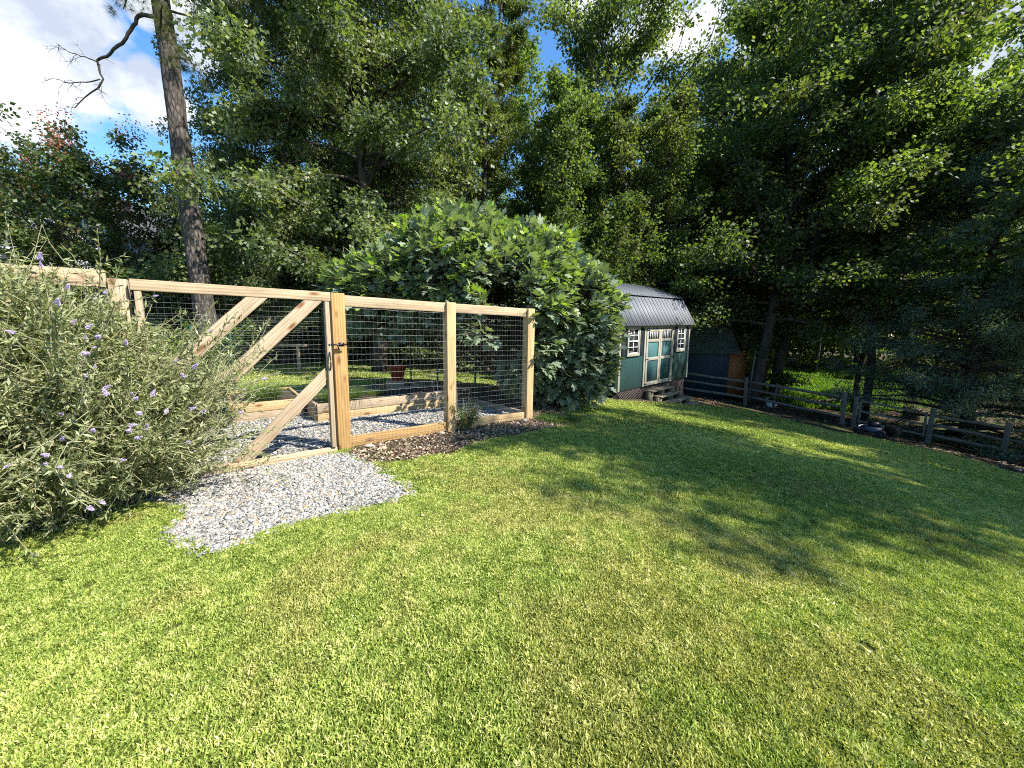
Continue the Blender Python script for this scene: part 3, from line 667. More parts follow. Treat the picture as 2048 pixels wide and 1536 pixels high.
# needle boughs
b = MB(); CP = []; CD = []
for i in range(46):
    z = Rp.uniform(7.6, 17); a = Rp.uniform(0, 2*pi); L = Rp.uniform(1.2, 2.9)*(1 if z > 9.5 else .75)
    if z < 11 and cos(a) < -.05: continue
    if z < 9.0: L = Rp.uniform(.7, 1.3)
    p0 = np.array((-9.15, 11, z))-base
    P, dd = path(p0, (cos(a), sin(a), .25), L, 7, Rp, .13, -.02); b.tube(P, np.linspace(.045, .012, 8), 5, False)
    for j in range(9):
        q = P[Rp.integers(3, 8)]; S, d2 = path(q, dd+Rp.normal(0, .7, 3), Rp.uniform(.2, .6), 3, Rp, .2, 0); b.tube(S, np.linspace(.012, .006, 4), 3, False)
        for tuft in range(4):
            c = S[1]+(S[3]-S[1])*Rp.uniform(); m = 34
            CP.append(np.repeat(c[None], m, 0)); CD.append(unit(d2)[None]*.5+Rp.normal(0, .7, (m, 3))+np.array((0, 0, -.15)))
for a, z, L in ((pi, 10.4, 2.0), (pi+.25, 9.95, 1.5), (pi-.3, 10.2, 1.5), (0, 10.3, 1.5), (.3, 9.4, 1.3), (-.5, 8.8, 1.15), (.1, 9.8, 1.7), (-.2, 8.3, .9), (-.9, 9.5, 1.2)):   # boughs just above the dead branch
    p0 = np.array((-9.2, 11, z))-base; P, dd = path(p0, (cos(a), sin(a), -.05), L, 7, Rp, .1, -.02); b.tube(P, np.linspace(.04, .012, 8), 5, False)
    for j in range(10):
        c = P[Rp.integers(2, 8)]+Rp.normal(0, .16, 3)
        for tuft in range(3): CP.append(np.repeat((c+Rp.normal(0, .08, 3))[None], 34, 0)); CD.append(Rp.normal(0, .7, (34, 3))+np.array((-.2, 0, -.25)))
CP = np.concatenate(CP); CD = np.concatenate(CD)
NEED = (np.array([(.012, 0, 0), (-.012, 0, 0), (0, 1, -.1)]), [np.array([(0, 1, 2)])])
V, F, k = leaves(CP, CD, Rp.uniform(.13, .24, len(CP)), NEED, Rp, .0)
b.build('bough', M['bark'], pr, smooth=True)
link('crown', arr_mesh('crown', V, F, M['pine'], {'rnd': np.repeat(Rp.uniform(0, 1, len(CP)), k)}), pr)

# ------------------------------------------------------------------ fig bush
fr = empty('fig_bush', (-.42, 7.95, gz(-.42, 7.95)), label='big rounded fig bush with broad lobed leaves between fenced garden and shed', cat='bush')
Rf = np.random.default_rng(21); b = MB(); CP = []; CD = []; CR = []
fz = gz(-.6, 8.7)
def fig_env(az, el):   # radius of the bush in a direction, bigger to the right and rounded on top
    ca, sa = cos(az), sin(az)
    rx = 2.45 if ca > 0 else 3.0; ry = 2.3 if sa < 0 else 2.2
    rh = 1/math.sqrt((ca/rx)**2+(sa/ry)**2)
    return rh
LOB = [(-.6, -.2, 2.55, 1.55), (.65, 0, 2.4, 1.45), (-1.9, 0, 2.2, 1.25), (1.6, -.2, 2.0, 1.15), (.3, -.6, 1.9, 1.5), (1.6, -.1, 1.0, 1.1), (-.5, .9, 2.0, 1.6), (-2.8, -.2, 2.3, .78), (1.2, .9, 1.2, 1.5), (.2, 1.9, 2.1, 1.6), (1.6, 1.9, 1.8, 1.45), (-1.5, 1.7, 2.1, 1.4)]  # unseen rear lobes at the end are added to shade the lawn behind
LOB = [tuple(q*.92 for q in l) for l in LOB]
lw_ = np.array([l[3]**2 for l in LOB]); lw_ /= lw_.sum()
for i in range(7600):
    L_ = LOB[Rf.choice(len(LOB), p=lw_)]; d_ = unit(Rf.normal(0, 1, 3))
    c = np.array(L_[:3])+d_*L_[3]*Rf.uniform(.86, 1.06)*(.94+.16*(vnoise(d_[0]*3+L_[0], d_[1]*3+d_[2]*2, 1, 5)))
    if any(np.linalg.norm(c-np.array(o[:3])) < o[3]*.86 for o in LOB if o is not L_): continue
    if c[2] < (.12 if c[0] > .2 else 1.25): continue
    out_ = unit(d_+np.array((.1, -.1, .25))); t = (c[2]-.5)/3.6
    wpt = Vector((c[0]-.42, c[1]+7.95, 0))-P0; bb = wpt.dot(NN); aa = wpt.dot(U)
    if aa < 3.1 and bb < .38: continue
    if aa < 2.98 and c[2] < (1.4 if aa > 1.3 else 1.85) and bb < 4.3: continue
    P, dd = path(c-out_*.5, out_, .55, 3, Rf, .15, .03); b.tube(P, np.linspace(.014, .007, 4), 4, False)
    m = Rf.integers(8, 13)
    ang = np.arange(m)*2.4+Rf.uniform(0, 6); u = np.linspace(.25, 1, m)
    side = unit(np.cross(dd, (.3, .2, 1.))); up2 = np.cross(side, dd)
    rad_ = side[None]*np.cos(ang)[:, None]+up2[None]*np.sin(ang)[:, None]
    pos = P[0]+(P[-1]-P[0])*u[:, None]+rad_*.10*(1.3-u)[:, None]
    CP.append(pos); CD.append(rad_*(1.25-u)[:, None]+dd[None]*(.25+u*.7)[:, None]+np.array((0, 0, -.30))*(1.15-u)[:, None]+Rf.normal(0, .15, (m, 3)))
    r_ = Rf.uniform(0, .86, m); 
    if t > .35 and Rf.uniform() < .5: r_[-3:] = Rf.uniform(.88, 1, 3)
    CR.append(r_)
CP = np.concatenate(CP); CD = np.concatenate(CD); CR = np.concatenate(CR)
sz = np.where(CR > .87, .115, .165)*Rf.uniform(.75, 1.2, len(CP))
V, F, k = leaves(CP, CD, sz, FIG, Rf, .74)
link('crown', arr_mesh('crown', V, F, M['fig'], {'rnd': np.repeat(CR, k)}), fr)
b.build('twigs', M['bark'], fr, smooth=True)
b = MB()
for i in range(15):
    a = Rf.uniform(0, 2*pi); P, dd = path((cos(a)*.3+.95, sin(a)*.3+.7, -.1), (cos(a)*.6-.3, sin(a)*.5-.2, 1.), Rf.uniform(1.9, 2.7), 9, Rf, .1, .0)
    b.tube(P, np.linspace(.06, .02, 10), 7, False)
    for q in range(6):
        p = P[Rf.integers(4, 10)]; S, _ = path(p, (cos(a)+Rf.normal(0, .6), sin(a)+Rf.normal(0, .6), .4), Rf.uniform(.4, .9), 5, Rf, .15, 0); b.tube(S, np.linspace(.02, .008, 6), 4, False)
b.build('trunk', M['bark'], fr, smooth=True)

# ------------------------------------------------------------------ butterfly bush
bc = Vector((-3.74, 2.62, 0)); R = np.random.default_rng(33)
bu = empty('butterfly_bush', (bc.x, bc.y, 0), label='straggly butterfly bush with lilac flower spikes in front of the garden gate', cat='bush')
b = MB(); CP = []; CD = []; tips = []
un = np.array(U); nn_ = np.array(NN)
for i in range(620):
    a = R.uniform(0, 2*pi); r = R.uniform(0, 1)**.6
    s0 = un*cos(a)*r*.95+nn_*sin(a)*r*.28; s0[2] = -.02
    sp = R.uniform(.05, 1.0)**.8
    d = un*cos(a)*sp*(1.25 if cos(a) < 0 else .70)+nn_*sin(a)*sp*.62+np.array((0, 0, R.uniform(.5, 1.25)))
    L = R.uniform(.8, 1.95)*(1.0 if sp > .5 else 1.05)
    if i < 26: d = un*R.uniform(-1, .55)*.6+nn_*R.uniform(-.3, .2)+np.array((0, 0, 1.2)); L = R.uniform(2.0, 2.35)
    P, dd = path(s0, d, L, 10, R, .10, -.045 if i >= 26 else -.01)
    if P[-1][2] < .03: P[:, 2] = np.maximum(P[:, 2], .03)
    b.tube(P, np.linspace(.0055, .002, 11), 4, False); tips.append((P[-1], dd))
    segs = [(P, L)]
    for q in range(7):
        j = R.integers(2, 9); S, d3 = path(P[j], unit(P[j+1]-P[j])+R.normal(0, .6, 3), R.uniform(.15, .5), 4, R, .2, 0)
        b.tube(S, np.linspace(.004, .002, 5), 3, False); segs.append((S, .4)); tips.append((S[-1], d3))
    for S, LL in segs:
        m = int(LL*46); t = R.uniform(.12, 1, m)*(len(S)-1); k0 = np.minimum(t.astype(int), len(S)-2)
        CP.append(S[k0]+(S[k0+1]-S[k0])*(t-k0)[:, None]); CD.append((S[k0+1]-S[k0])/np.linalg.norm(S[1]-S[0])*.6+R.normal(0, .75, (m, 3)))
for i in range(5200):   # twigs filling the mound
    v = unit(R.normal(0, 1, 3)); rr_ = R.uniform(.45, 1.0)**.7*(1+.16*(vnoise(v[0]*3, v[1]*3+v[2]*2.5, 1, 9)-.5))
    c = un*(v[0]*(1.5 if v[0] < 0 else 1.12)*rr_-.02)+nn_*(v[1]*.62*rr_-.05); c[2] = .88+v[2]*.92*rr_
    if c[2] < .04: continue
    if c[2] < .5 and v[0] > 0 and rr_*v[0] > .55+.5*c[2]: continue
    S, d3 = path(c, v+np.array((0, 0, .35))+R.normal(0, .5, 3), R.uniform(.12, .3), 3, R, .2, 0); b.tube(S, np.linspace(.0025, .0014, 4), 3, False)
    m = 18; t = R.uniform(0, 1, m)*3; k0 = np.minimum(t.astype(int), 2); CP.append(S[k0]+(S[k0+1]-S[k0])*(t-k0)[:, None]); CD.append(unit(d3)*.6+R.normal(0, .7, (m, 3)))
    if rr_ > .93: tips.append((S[-1], d3))
CP = np.concatenate(CP); CD = np.concatenate(CD)
V, F, k = leaves(CP, CD, R.uniform(.026, .062, len(CP)), (NARROW[0]*np.array((1.15, 1, 1)), NARROW[1]), R, .35)
V[:, 2] = np.maximum(V[:, 2], .01)
link('foliage', arr_mesh('foliage', V, F, M['budd'], {'rnd': np.repeat(R.uniform(0, 1, len(CP)), k)}), bu)
b.build('stems', M['stem'], bu, smooth=True)
n = 190; t = R.uniform(0, 1, n)**1.1; a = R.uniform(0, 2*pi, n)
fpz = np.stack([np.cos(a)*.016*(1.15-t), np.sin(a)*.016*(1.15-t), t*.085], -1)
V, F, k = leaves(fpz, fpz*np.array((30, 30, 0))+R.normal(0, .4, (n, 3)), np.full(n, .012), DIAMOND, R, .1)
fme = arr_mesh('flower', V, F, M['lilac'], {'rnd': np.repeat(R.uniform(0, 1, n), k)})
tips = [t for t in tips if t[0][2] > .25]
score = np.array([np.dot(t[0], -nn_)*.7+t[0][2]*.12+np.dot(t[0], un)*.12+R.uniform(0, .6) for t in tips]); sel = np.argsort(-score)[:99]
for i in sel:
    p, d = tips[i]; o = link('flower', fme, bu, p); o.rotation_euler = Vector(d).to_track_quat('Z', 'Y').to_euler(); s_ = R.uniform(.3, .6); o.scale = (s_, s_, s_)

# ------------------------------------------------------------------ fenced garden
fe = empty('garden_fence', fp(0, 0), label='six foot timber and welded wire garden fence round the raised beds', cat='fence')
H6 = 1.83
def post(a, b_, h, mat, t=.105, w_=None):
    p = fp(a, b_, gz(*fp(a, b_)[:2])-.15); return board('post', p, fp(a, b_, h), t, w_ or t, M[mat], fe, .006)
post(.055, 0, 1.855, 'fresh', .145, .14); post(1.5, 0, 1.825, 'pale', .135); post(2.94, 0, 1.80, 'pale', .135)
post(-1.70, 0, 1.86, 'worn', .12); post(-3.4, 0, 1.9, 'pale', .12); post(-5.0, 0, 1.9, 'pale', .12)
for a, b_ in ((2.94, 1.6), (2.94, 3.2), (2.94, 4.7), (1.2, 4.7), (-.8, 4.7), (-2.6, 4.7), (-4.3, 4.7)):
    q = fp(a, b_); board('stake', (q.x, q.y, gz(q.x, q.y)-.1), (q.x, q.y, 1.62), .03, .03, M['tpost'], fe, .003)
def rail(a0, b0, a1, b1, z0, z1, mat='rail', t=.042, h=.125): return board('rail', fp(a0, b0, z0), fp(a1, b1, z1), t, h, M[mat], fe, .004)
rail(.12, -.005, 1.44, -.005, 1.775, 1.755); rail(1.56, -.005, 2.88, -.005, 1.752, 1.735)
rail(-1.77, -.01, -3.34, -.01, 1.855, 1.845, 'rail', .045, .14); rail(-3.47, -.01, -5.0, -.01, 1.845, 1.84, 'rail', .045, .14)
def bb(a0, b0, a1, b1, mat, h=.12): return board('base_board', fp(a0, b0, gz(*fp(a0, b0)[:2])+h/2), fp(a1, b1, gz(*fp(a1, b1)[:2])+h/2), .04, h, M[mat], fe, .004)
bb(.12, -.01, 1.44, -.01, 'fresh', .13); bb(1.56, -.01, 2.88, -.01, 'pale', .13); bb(2.94, .06, 2.94, 4.65, 'worn'); bb(2.9, 4.7, -4.3, 4.7, 'worn')
bb(-1.77, -.01, -3.34, -.01, 'pale', .13)
def mesh_panel(p0, p1, z0, z1, gv, gh, parent, r=.0010, slope=0, z1b=None, name='wire_mesh'):
    p0 = Vector(p0); p1 = Vector(p1); L = (p1-p0).length; m = MB(); Rm = np.random.default_rng(int(L*100))
    top = lambda u: z1+(0 if z1b is None else (z1b-z1)*u)
    for i in range(int(L/gv)+1):
        u = i*gv/L; q = p0.lerp(p1, u); w0 = [(q.x, q.y, z0+(top(u)-z0)*k/6) for k in range(7)]
        w0 = np.array(w0)+np.outer(np.sin(np.linspace(0, 3, 7)+i*.2)*.003, np.array(NN)); m.tube(w0, r*.6, 3, False)
    nz = int((z1-z0)/gh)
    for i in range(nz+1):
        P = np.array([(*p0.lerp(p1, u)[:2], (z0+i*gh)+(0 if z1b is None else (z1b-z1)*u)) for u in np.linspace(0, 1, 9)])
        P += Rm.normal(0, .0022, P.shape)-np.array(NN)*.004; m.tube(P, r*1.15, 4, False)
    o = link(name, m.mesh(name, M['wire']), None); o.parent = parent; o.matrix_basis = parent_world(parent).inverted(); return o
o_ = -.035
mesh_panel(fp(.1, o_), fp(1.46, o_), .02, 1.74, .05, .0762, fe, z1b=1.72); mesh_panel(fp(1.54, o_), fp(2.9, o_), .02, 1.72, .05, .0762, fe, z1b=1.70)
mesh_panel(fp(-5.0, o_), fp(-1.74, o_), .02, 1.9, .1, .1, fe, r=.0020)
mesh_panel(fp(2.94, .06), fp(2.94, 4.65), -.05, 1.64, .1, .1, fe, z1b=1.62); mesh_panel(fp(-4.3, 4.7), fp(2.9, 4.7), .02, 1.62, .1, .1, fe)
# gate
gt = empty('garden_gate', fp(-1.78, -.03), label='wooden garden gate with three diagonal braces, latched to the yellow post', cat='gate')
yo = -.10
g0, g1, zb, zt = -1.62, -.035, .03, 1.86
rb = lambda nm, a0, z0, a1, z1, t, h, mat, y=yo: board(nm, fp(a0, y, z0), fp(a1, y, z1), t, h, M[mat], gt, .004)
rb('top_rail', g0, zt-.045, g1, zt-.055, .045, .095, 'rail'); rb('bottom_rail', g0, zb+.03, g1-.01, zb+.02, .045, .09, 'rail')
rb('stile', g1-.045, zb+.075, g1-.045, zt-.11, .045, .09, 'worn'); rb('stile', g0+.045, zb+.08, g0+.045, zt-.1, .045, .09, 'worn')
def brace(poly):
    """board with mitred ends: polygon in (along the gate, height), grain along the diagonal"""
    d = Vector((1, 1)).normalized(); o2 = Vector(poly[0]); t = .038
    L = [((Vector(p)-o2).dot(d), (Vector(p)-o2).dot(Vector((-d.y, d.x)))) for p in poly]; n = len(L); m = MB()
    m.add([(x, -t/2, z) for x, z in L]+[(x, t/2, z) for x, z in L], [(i, (i+1) % n, n+(i+1) % n, n+i) for i in range(n)])
    V0 = m.V[0]; F = [m.Q[0], np.array([tuple(range(n))[::-1]]), np.array([tuple(range(n, 2*n))])]
    ob = link('brace', arr_mesh('brace', V0, F, M['worn'])); e = ob.modifiers.new('bevel', 'BEVEL'); e.width = .004; e.segments = 2; e.limit_method = 'ANGLE'
    xd = (U*d.x+Vector((0, 0, d.y))); zd = (U*-d.y+Vector((0, 0, d.x))); mw = Matrix((xd, NN, zd)).transposed().to_4x4(); mw.translation = fp(o2.x, yo+.002, o2.y)
    ob.parent = gt; ob.matrix_basis = parent_world(gt).inverted() @ mw; return ob
tr, br_ = zt-.098, zb+.072; rs, ls_ = g1-.092, g0+.092; w2 = .185
def diag(c, x0, x1, z0, z1):   # the strip between z=x+c and z=x+c+w2 clipped to a box
    P = [(x0-9, x0-9+c), (x1+9, x1+9+c), (x1+9, x1+9+c+w2), (x0-9, x0-9+c+w2)]
    for ax_, v, s_ in ((0, x0, 1), (0, x1, -1), (1, z0, 1), (1, z1, -1)):
        o_2 = []
        for i in range(len(P)):
            A, B_ = P[i], P[(i+1) % len(P)]; fa, fb_ = (A[ax_]-v)*s_, (B_[ax_]-v)*s_
            if fa >= 0: o_2.append(A)
            if (fa >= 0) != (fb_ >= 0): t = fa/(fa-fb_); o_2.append((A[0]+(B_[0]-A[0])*t, A[1]+(B_[1]-A[1])*t))
        P = o_2
    return P
brace(diag(tr-rs-.02, ls_, rs, br_, tr)); brace(diag(tr+.62, ls_, rs, br_, tr)); brace(diag(1.02-rs-w2, ls_, rs, br_, tr))
mesh_panel(fp(g0, yo+.045), fp(g1-.02, yo+.045), .08, 1.82, .05, .05, gt, r=.0009)
def hw(name, build, mat):
    m = MB(); build(m); o = link(name, m.mesh(name, M[mat], None, True), None); o.parent = gt
    mw = Matrix((U, NN, Vector((0, 0, 1)))).transposed().to_4x4(); mw.translation = fp(g1, yo-.024)
    o.matrix_basis = parent_world(gt).inverted() @ mw; return o
def latch(m):
    z = 1.28
    m.tube([(-.055, -.014, z), (.14, -.014, z)], .009, 8); m.box((-.05, -.006, z-.02), (.0, .002, z+.02)); m.box((.055, .0, z-.022), (.12, -.010, z+.022))
    for x in (-.04, -.01, .07, .11): m.tube([(x, -.028, z), (x, 0, z)], .009, 6)
    m.tube([(-.02, -.014, z+.03), (-.02, -.02, z)], .007, 6); m.tube([(.045, -.02, z-.005), (.05, -.03, z-.05)], .008, 6)
def handle(m):
    z = 1.10; x = -.045
    th = np.linspace(-pi/2, pi/2, 12); m.tube([(x+.0, -.012-.045*cos(t), z+.10*sin(t)) for t in th], .008, 8)
    for s_ in (1, -1):
        m.disc_stack([(.0, 0), (.019, .001), (.019, .007), (.0, .010)], 12, Matrix.Translation((x, 0, z+s_*.105)) @ Matrix.Rotation(pi/2, 4, 'X'))
        m.disc_stack([(.0, 0), (.011, .001), (.011, .006), (.0, .008)], 12, Matrix.Translation((x, 0, z+s_*.135)) @ Matrix.Rotation(pi/2, 4, 'X'))
hw('latch', latch, 'blackmetal'); hw('handle', handle, 'blackmetal')

# raised beds
def bed(a0, b0, a1, b1, label, h=.15, tiers=2, matl=('pale', 'worn')):
    r = empty('raised_bed', fp(a0, b0), label=label, cat='raised bed', group='raised beds in the fenced garden')
    for t in range(tiers):
        z = .01+h*(t+.5)
        for (p, q) in (((a0, b0), (a1, b0)), ((a1, b0), (a1, b1)), ((a1, b1), (a0, b1)), ((a0, b1), (a0, b0))):
            # butt joints: short boards sit between the long ones
            if p[1] != q[1]: s_ = 1 if q[1] > p[1] else -1; p = (p[0], p[1]+s_*.024); q = (q[0], q[1]-s_*.024)
            board('side_board', fp(*p, z), fp(*q, z), .045, h-.006, M[matl[t % 2]], r, .004)
    m = MB(); V = [fp(a, b_, h*tiers-.03)-fp(a0, b0) for a, b_ in ((a0+.03, b0+.03), (a1-.03, b0+.03), (a1-.03, b1-.03), (a0+.03, b1-.03))]
    m.add([tuple(v) for v in V], [(0, 1, 2, 3)]); m.build('soil', M['soil'], r); return r
bed(.08, 1.55, 2.5, 2.5, 'long raised timber bed behind the front fence panels, leaf shadows on its boards')
bed(-.95, 2.2, .0, 3.6, 'short raised timber bed left of the long one, behind the gate latch', matl=('worn', 'pale'))
bed(-3.2, 2.8, -1.9, 4.3, 'raised timber bed at the back left corner behind the butterfly bush', matl=('worn', 'worn'))
def tuftplant(name, x, y, z, n, h, spread, mat, label, cat, lw_=.012, droop=.5, seed=1, group=None, wob=.0):
    R = np.random.default_rng(seed); r = empty(name, (x, y, z), label=label, cat=cat, group=group); V = []; Q = []
    for i in range(n):
        a = R.uniform(0, 2*pi); s0 = R.uniform(0, 1)**.6*spread*.5; hh = h*R.uniform(.5, 1.1); o = R.uniform(.1, 1)*spread
        p = np.array((cos(a)*s0, sin(a)*s0, 0)); b2 = a+R.normal(0, .8); dr = np.array((cos(b2), sin(b2), 0)); sd_ = np.array((-sin(b2), cos(b2), 0))*lw_/2*R.uniform(.6, 1.3)
        ts = (0, .35, .7, 1.); P = [p+dr*o*t**1.5+np.array((0, 0, hh*(t-droop*t**3*.6))) for t in ts]; ws = (.7, 1, .7, .05)
        k = len(V); 
        for q, w_ in zip(P, ws): V += [q-sd_*w_, q+sd_*w_]
        Q += [(k+2*j, k+2*j+1, k+2*j+3, k+2*j+2) for j in range(3)]
    V = np.array(V); link('foliage', arr_mesh('foliage', V, np.array(Q), M[mat], {'rnd': np.repeat(R.uniform(0, 1, n), 8)}), r); return r
q = fp(-.5, 2.6, .27); tuftplant('onion_clump', q.x, q.y, q.z, 420, .5, .5, 'herb', 'clump of thin arching onion leaves in the short bed behind the gate', 'plant', .008, 1.0, 2)
q = fp(.5, 1.9, .27); tuftplant('herb_clump', q.x, q.y, q.z, 900, .30, .55, 'herb', 'grassy green herb clump in the long bed next to the yellow gate post', 'plant', .008, .8, 3)
q = fp(1.15, 2.1, .27); tuftplant('herb_clump', q.x, q.y, q.z, 120, .2, .3, 'herb', 'thin low herbs in the middle of the long bed', 'plant', .008, .8, 4)
# feathery bright ferns (asparagus) at the back left
def feather(x, y, h, spread, seed, label, n=60, cat='plant', name='asparagus_plant', mat='fern', leaf=.06, per=90):
    R = np.random.default_rng(seed); r = empty(name, (x, y, gz(x, y)), label=label, cat=cat); b = MB(); CP = []; CD = []
    for i in range(n):
        a = R.uniform(0, 2*pi); P, dd = path((R.normal(0, .1), R.normal(0, .1), 0), (cos(a)*spread, sin(a)*spread, 1.1), h*R.uniform(.6, 1.1), 7, R, .1, -.05)
        b.tube(P, np.linspace(.005, .002, 8), 3, False)
        m = per; t = R.uniform(.3, 1, m)*7; k0 = np.minimum(t.astype(int), 6); CP.append(P[k0]+(P[k0+1]-P[k0])*(t-k0)[:, None]+R.normal(0, .05, (m, 3))); CD.append(R.normal(0, 1, (m, 3)))
    CP = np.concatenate(CP); V, F, k = leaves(CP, np.concatenate(CD), R.uniform(.6, 1.2, len(CP))*leaf, NARROW, R, .3)
    b.build('stem', M['stem'], r); link('foliage', arr_mesh('foliage', V, F, M[mat], {'rnd': np.repeat(R.uniform(0, 1, len(CP)), k)}), r); return r
q = fp(-1.9, 2.6); feather(q.x, q.y, 1.5, .42, 5, 'lime green feathery asparagus just right of the butterfly bush', 50, leaf=.05, per=150)
q = fp(-2.4, 3.3); feather(q.x, q.y, 1.6, .35, 6, 'taller lime green feathery plant behind the butterfly bush', 46, leaf=.06, per=120)
q = fp(-1.4, 3.4); feather(q.x, q.y, 1.75, .3, 8, 'leafy tomato plant climbing the green steel stake', 30, name='tomato_plant', mat='herb', leaf=.09, per=60)
# T post
q = fp(-1.35, 3.2); b = MB(); b.box((-.02, -.003, -.1), (.02, .003, 1.45)); b.box((-.003, .003, -.1), (.003, .03, 1.45))
for i in range(14): b.box((-.008, -.009, .12+i*.095), (.008, -.003, .15+i*.095))
o = b.build('garden_stake', M['tpost'], None, label='green steel T shaped stake standing in the garden gravel', cat='stake'); o.location = q
# red clay pot with bare stick plant
q = fp(2.05, 3.35); r = empty('flower_pot', (q.x, q.y, gz(q.x, q.y)), label='red pot on a low block behind the long raised bed', cat='pot')
b = MB(); b.disc_stack([(.0, .34), (.12, .34), (.17, .62), (.185, .62), (.185, .66), (.155, .66), (.15, .6), (0, .6)], 26); b.build('pot', M['terracotta'], r, smooth=False)
b = MB(); b.box((-.2, -.2, 0), (.2, .2, .34)); b.build('block', M['worn'], r, bevel=.01)
b = MB(); Rq = np.random.default_rng(9)
for i in range(7):
    P, _ = path((0, 0, .58), (Rq.normal(0, .35), Rq.normal(0, .35), 1), Rq.uniform(.4, .8), 6, Rq, .12, 0); b.tube(P, np.linspace(.007, .003, 7), 4)
b.build('stem', M['stem'], r)
# tomato cages
def cage(a, b_, label, s_=1.0, tilt=(0, 0)):
    q = fp(a, b_); o = MB()
    for z, rr_ in ((.05, .13), (.35, .16), (.62, .19)): o.tube([(rr_*cos(t), rr_*sin(t), z) for t in np.linspace(0, 2*pi, 25)], .0028, 4, False)
    for t in (0, 2.1, 4.2): o.tube([(.10*cos(t), .10*sin(t), -.1), (.19*cos(t), .19*sin(t), .63)], .0028, 4, False)
    o = o.build('tomato_cage', M['wire'], None, label=label, cat='plant cage', group='wire tomato cages'); o.location = (q.x, q.y, gz(q.x, q.y)+.03); o.scale = (s_, s_, s_); o.rotation_euler = (tilt[0], tilt[1], 0)
cage(1.92, .42, 'wire tomato cage standing just behind the middle fence post', .78); cage(1.72, .62, 'upper wire cage, the taller one left behind the middle post', 1.15, (.05, -.04))
# round wire basket
q = fp(2.0, .26); b = MB()
for z in (.0, .09, .18, .27): b.tube([(.13*cos(t), .13*sin(t), z) for t in np.linspace(0, 2*pi, 25)], .003, 4, False)
for t in np.arange(0, 2*pi, .35): b.tube([(.13*cos(t), .13*sin(t), 0), (.13*cos(t), .13*sin(t), .27)], .0022, 3, False)
b.build('wire_ring', M['wire'], None, label='low round wire ring on the gravel behind the rose shrub', cat='plant guard').location = (q.x, q.y, .02)
# rose shrub at middle post
R = np.random.default_rng(44); q = fp(1.66, -.16); r = empty('rose_shrub', (q.x, q.y, gz(q.x, q.y)), label='small rose shrub with a few red tips at the middle fence post', cat='shrub')
b = MB(); CP = []; CD = []
for i in range(34):
    a = R.uniform(0, 2*pi); P, dd = path((0, 0, 0), (cos(a)*.45, sin(a)*.35, 1), R.uniform(.25, .52), 6, R, .14, 0); b.tube(P, np.linspace(.004, .002, 7), 3, False)
    m = 34; t = R.uniform(.2, 1, m)*6; k0 = np.minimum(t.astype(int), 5); CP.append(P[k0]+(P[k0+1]-P[k0])*(t-k0)[:, None]+R.normal(0, .02, (m, 3))); CD.append(R.normal(0, 1, (m, 3)))
CP = np.concatenate(CP); V, F, k = leaves(CP, np.concatenate(CD), R.uniform(.02, .04, len(CP)), DIAMOND, R, .4)
b.build('stem', M['stem'], r); link('foliage', arr_mesh('foliage', V, F, M['rose'], {'rnd': np.repeat(R.uniform(0, 1, len(CP)), k)}), r)
# low weeds by corner post
q = fp(3.35, -.25); tuftplant('weed_clump', q.x, q.y, gz(q.x, q.y), 420, .13, .4, 'herb', 'low green weeds on the mulch beside the corner post', 'weeds', .016, .9, 12)
# stones
def stone(a, b_, s_, label, seed, group='loose stones along the garden fence'):
    R = np.random.default_rng(seed); V, F = ico(); V = V*(1+R.uniform(-.18, .18, (12, 1)))*np.array(s_); q = fp(a, b_)
    o = link('stone', arr_mesh('stone', V, F, M['rock'], None, True)); o.location = (q.x, q.y, gz(q.x, q.y)+s_[2]*.4); md = o.modifiers.new('s', 'SUBSURF'); md.levels = md.render_levels = 2
    return tagp(o, label, 'stone', group)
stone(2.78, -.12, (.075, .06, .05), 'rounded pale stone at the foot of the corner post', 1); stone(.30, -.16, (.09, .05, .035), 'flat brown stone at the foot of the gate post', 2)
stone(1.3, -.13, (.06, .045, .035), 'small pale stone left of the middle post', 3); stone(.18, -.3, (.05, .03, .02), 'tiny stone at the corner of the gravel pad', 4)
# landscape timbers in lawn behind the garden
for i, (x0, y0, x1, y1) in enumerate([(-9.4, 13.2, -6.9, 12.9)]):
    z0 = gz(x0, y0); o = board('landscape_timber', (x0, y0, z0+.85), (x1, y1, z0+.83), .12, .09, M['worn'], None); tagp(o, 'long weathered timber beam on the lawn behind the garden gate', 'timber beam')
    o2 = None
    for x, y in ((x0+.3, y0-.02), (x1-.3, y1+.02)):
        t = board('leg', (x, y, gz(x, y)-.05), (x, y, z0+.79), .1, .1, M['worn'], None); t.parent = o; t.matrix_basis = o.matrix_basis.inverted() @ t.matrix_basis

# ------------------------------------------------------------------ teal barn shed
fl = -.42; sh = empty('barn_shed', (3.24, 11.68, fl), label='teal barn shed with grey gambrel metal roof and white double doors', cat='shed')
sh.rotation_euler = (0, radians(-1.3), atan2(3.15, 3.51))
Ls, Ds, Hw = 4.72, 3.6, 2.06
b = MB(); prof_ = [(0, 0), (Ds, 0), (Ds, Hw), (Ds-.42, Hw+.84), (Ds/2, Hw+1.42), (.42, Hw+.84), (0, Hw)]
V = [(0, y, z) for y, z in prof_]+[(Ls, y, z) for y, z in prof_]; n = 7
b.add(V, [(i, (i+1) % n, n+(i+1) % n, n+i) for i in (0, 1, 6)]); k = b.k
for x0 in (0, 7):
    b.Q.append(np.array([(x0, x0+1, x0+2, x0+6), (x0+6, x0+2, x0+3, x0+5)])); b.T.append(np.array([(x0+5, x0+3, x0+4)]))
b.build('wall', M['teal'], sh)
b = MB()
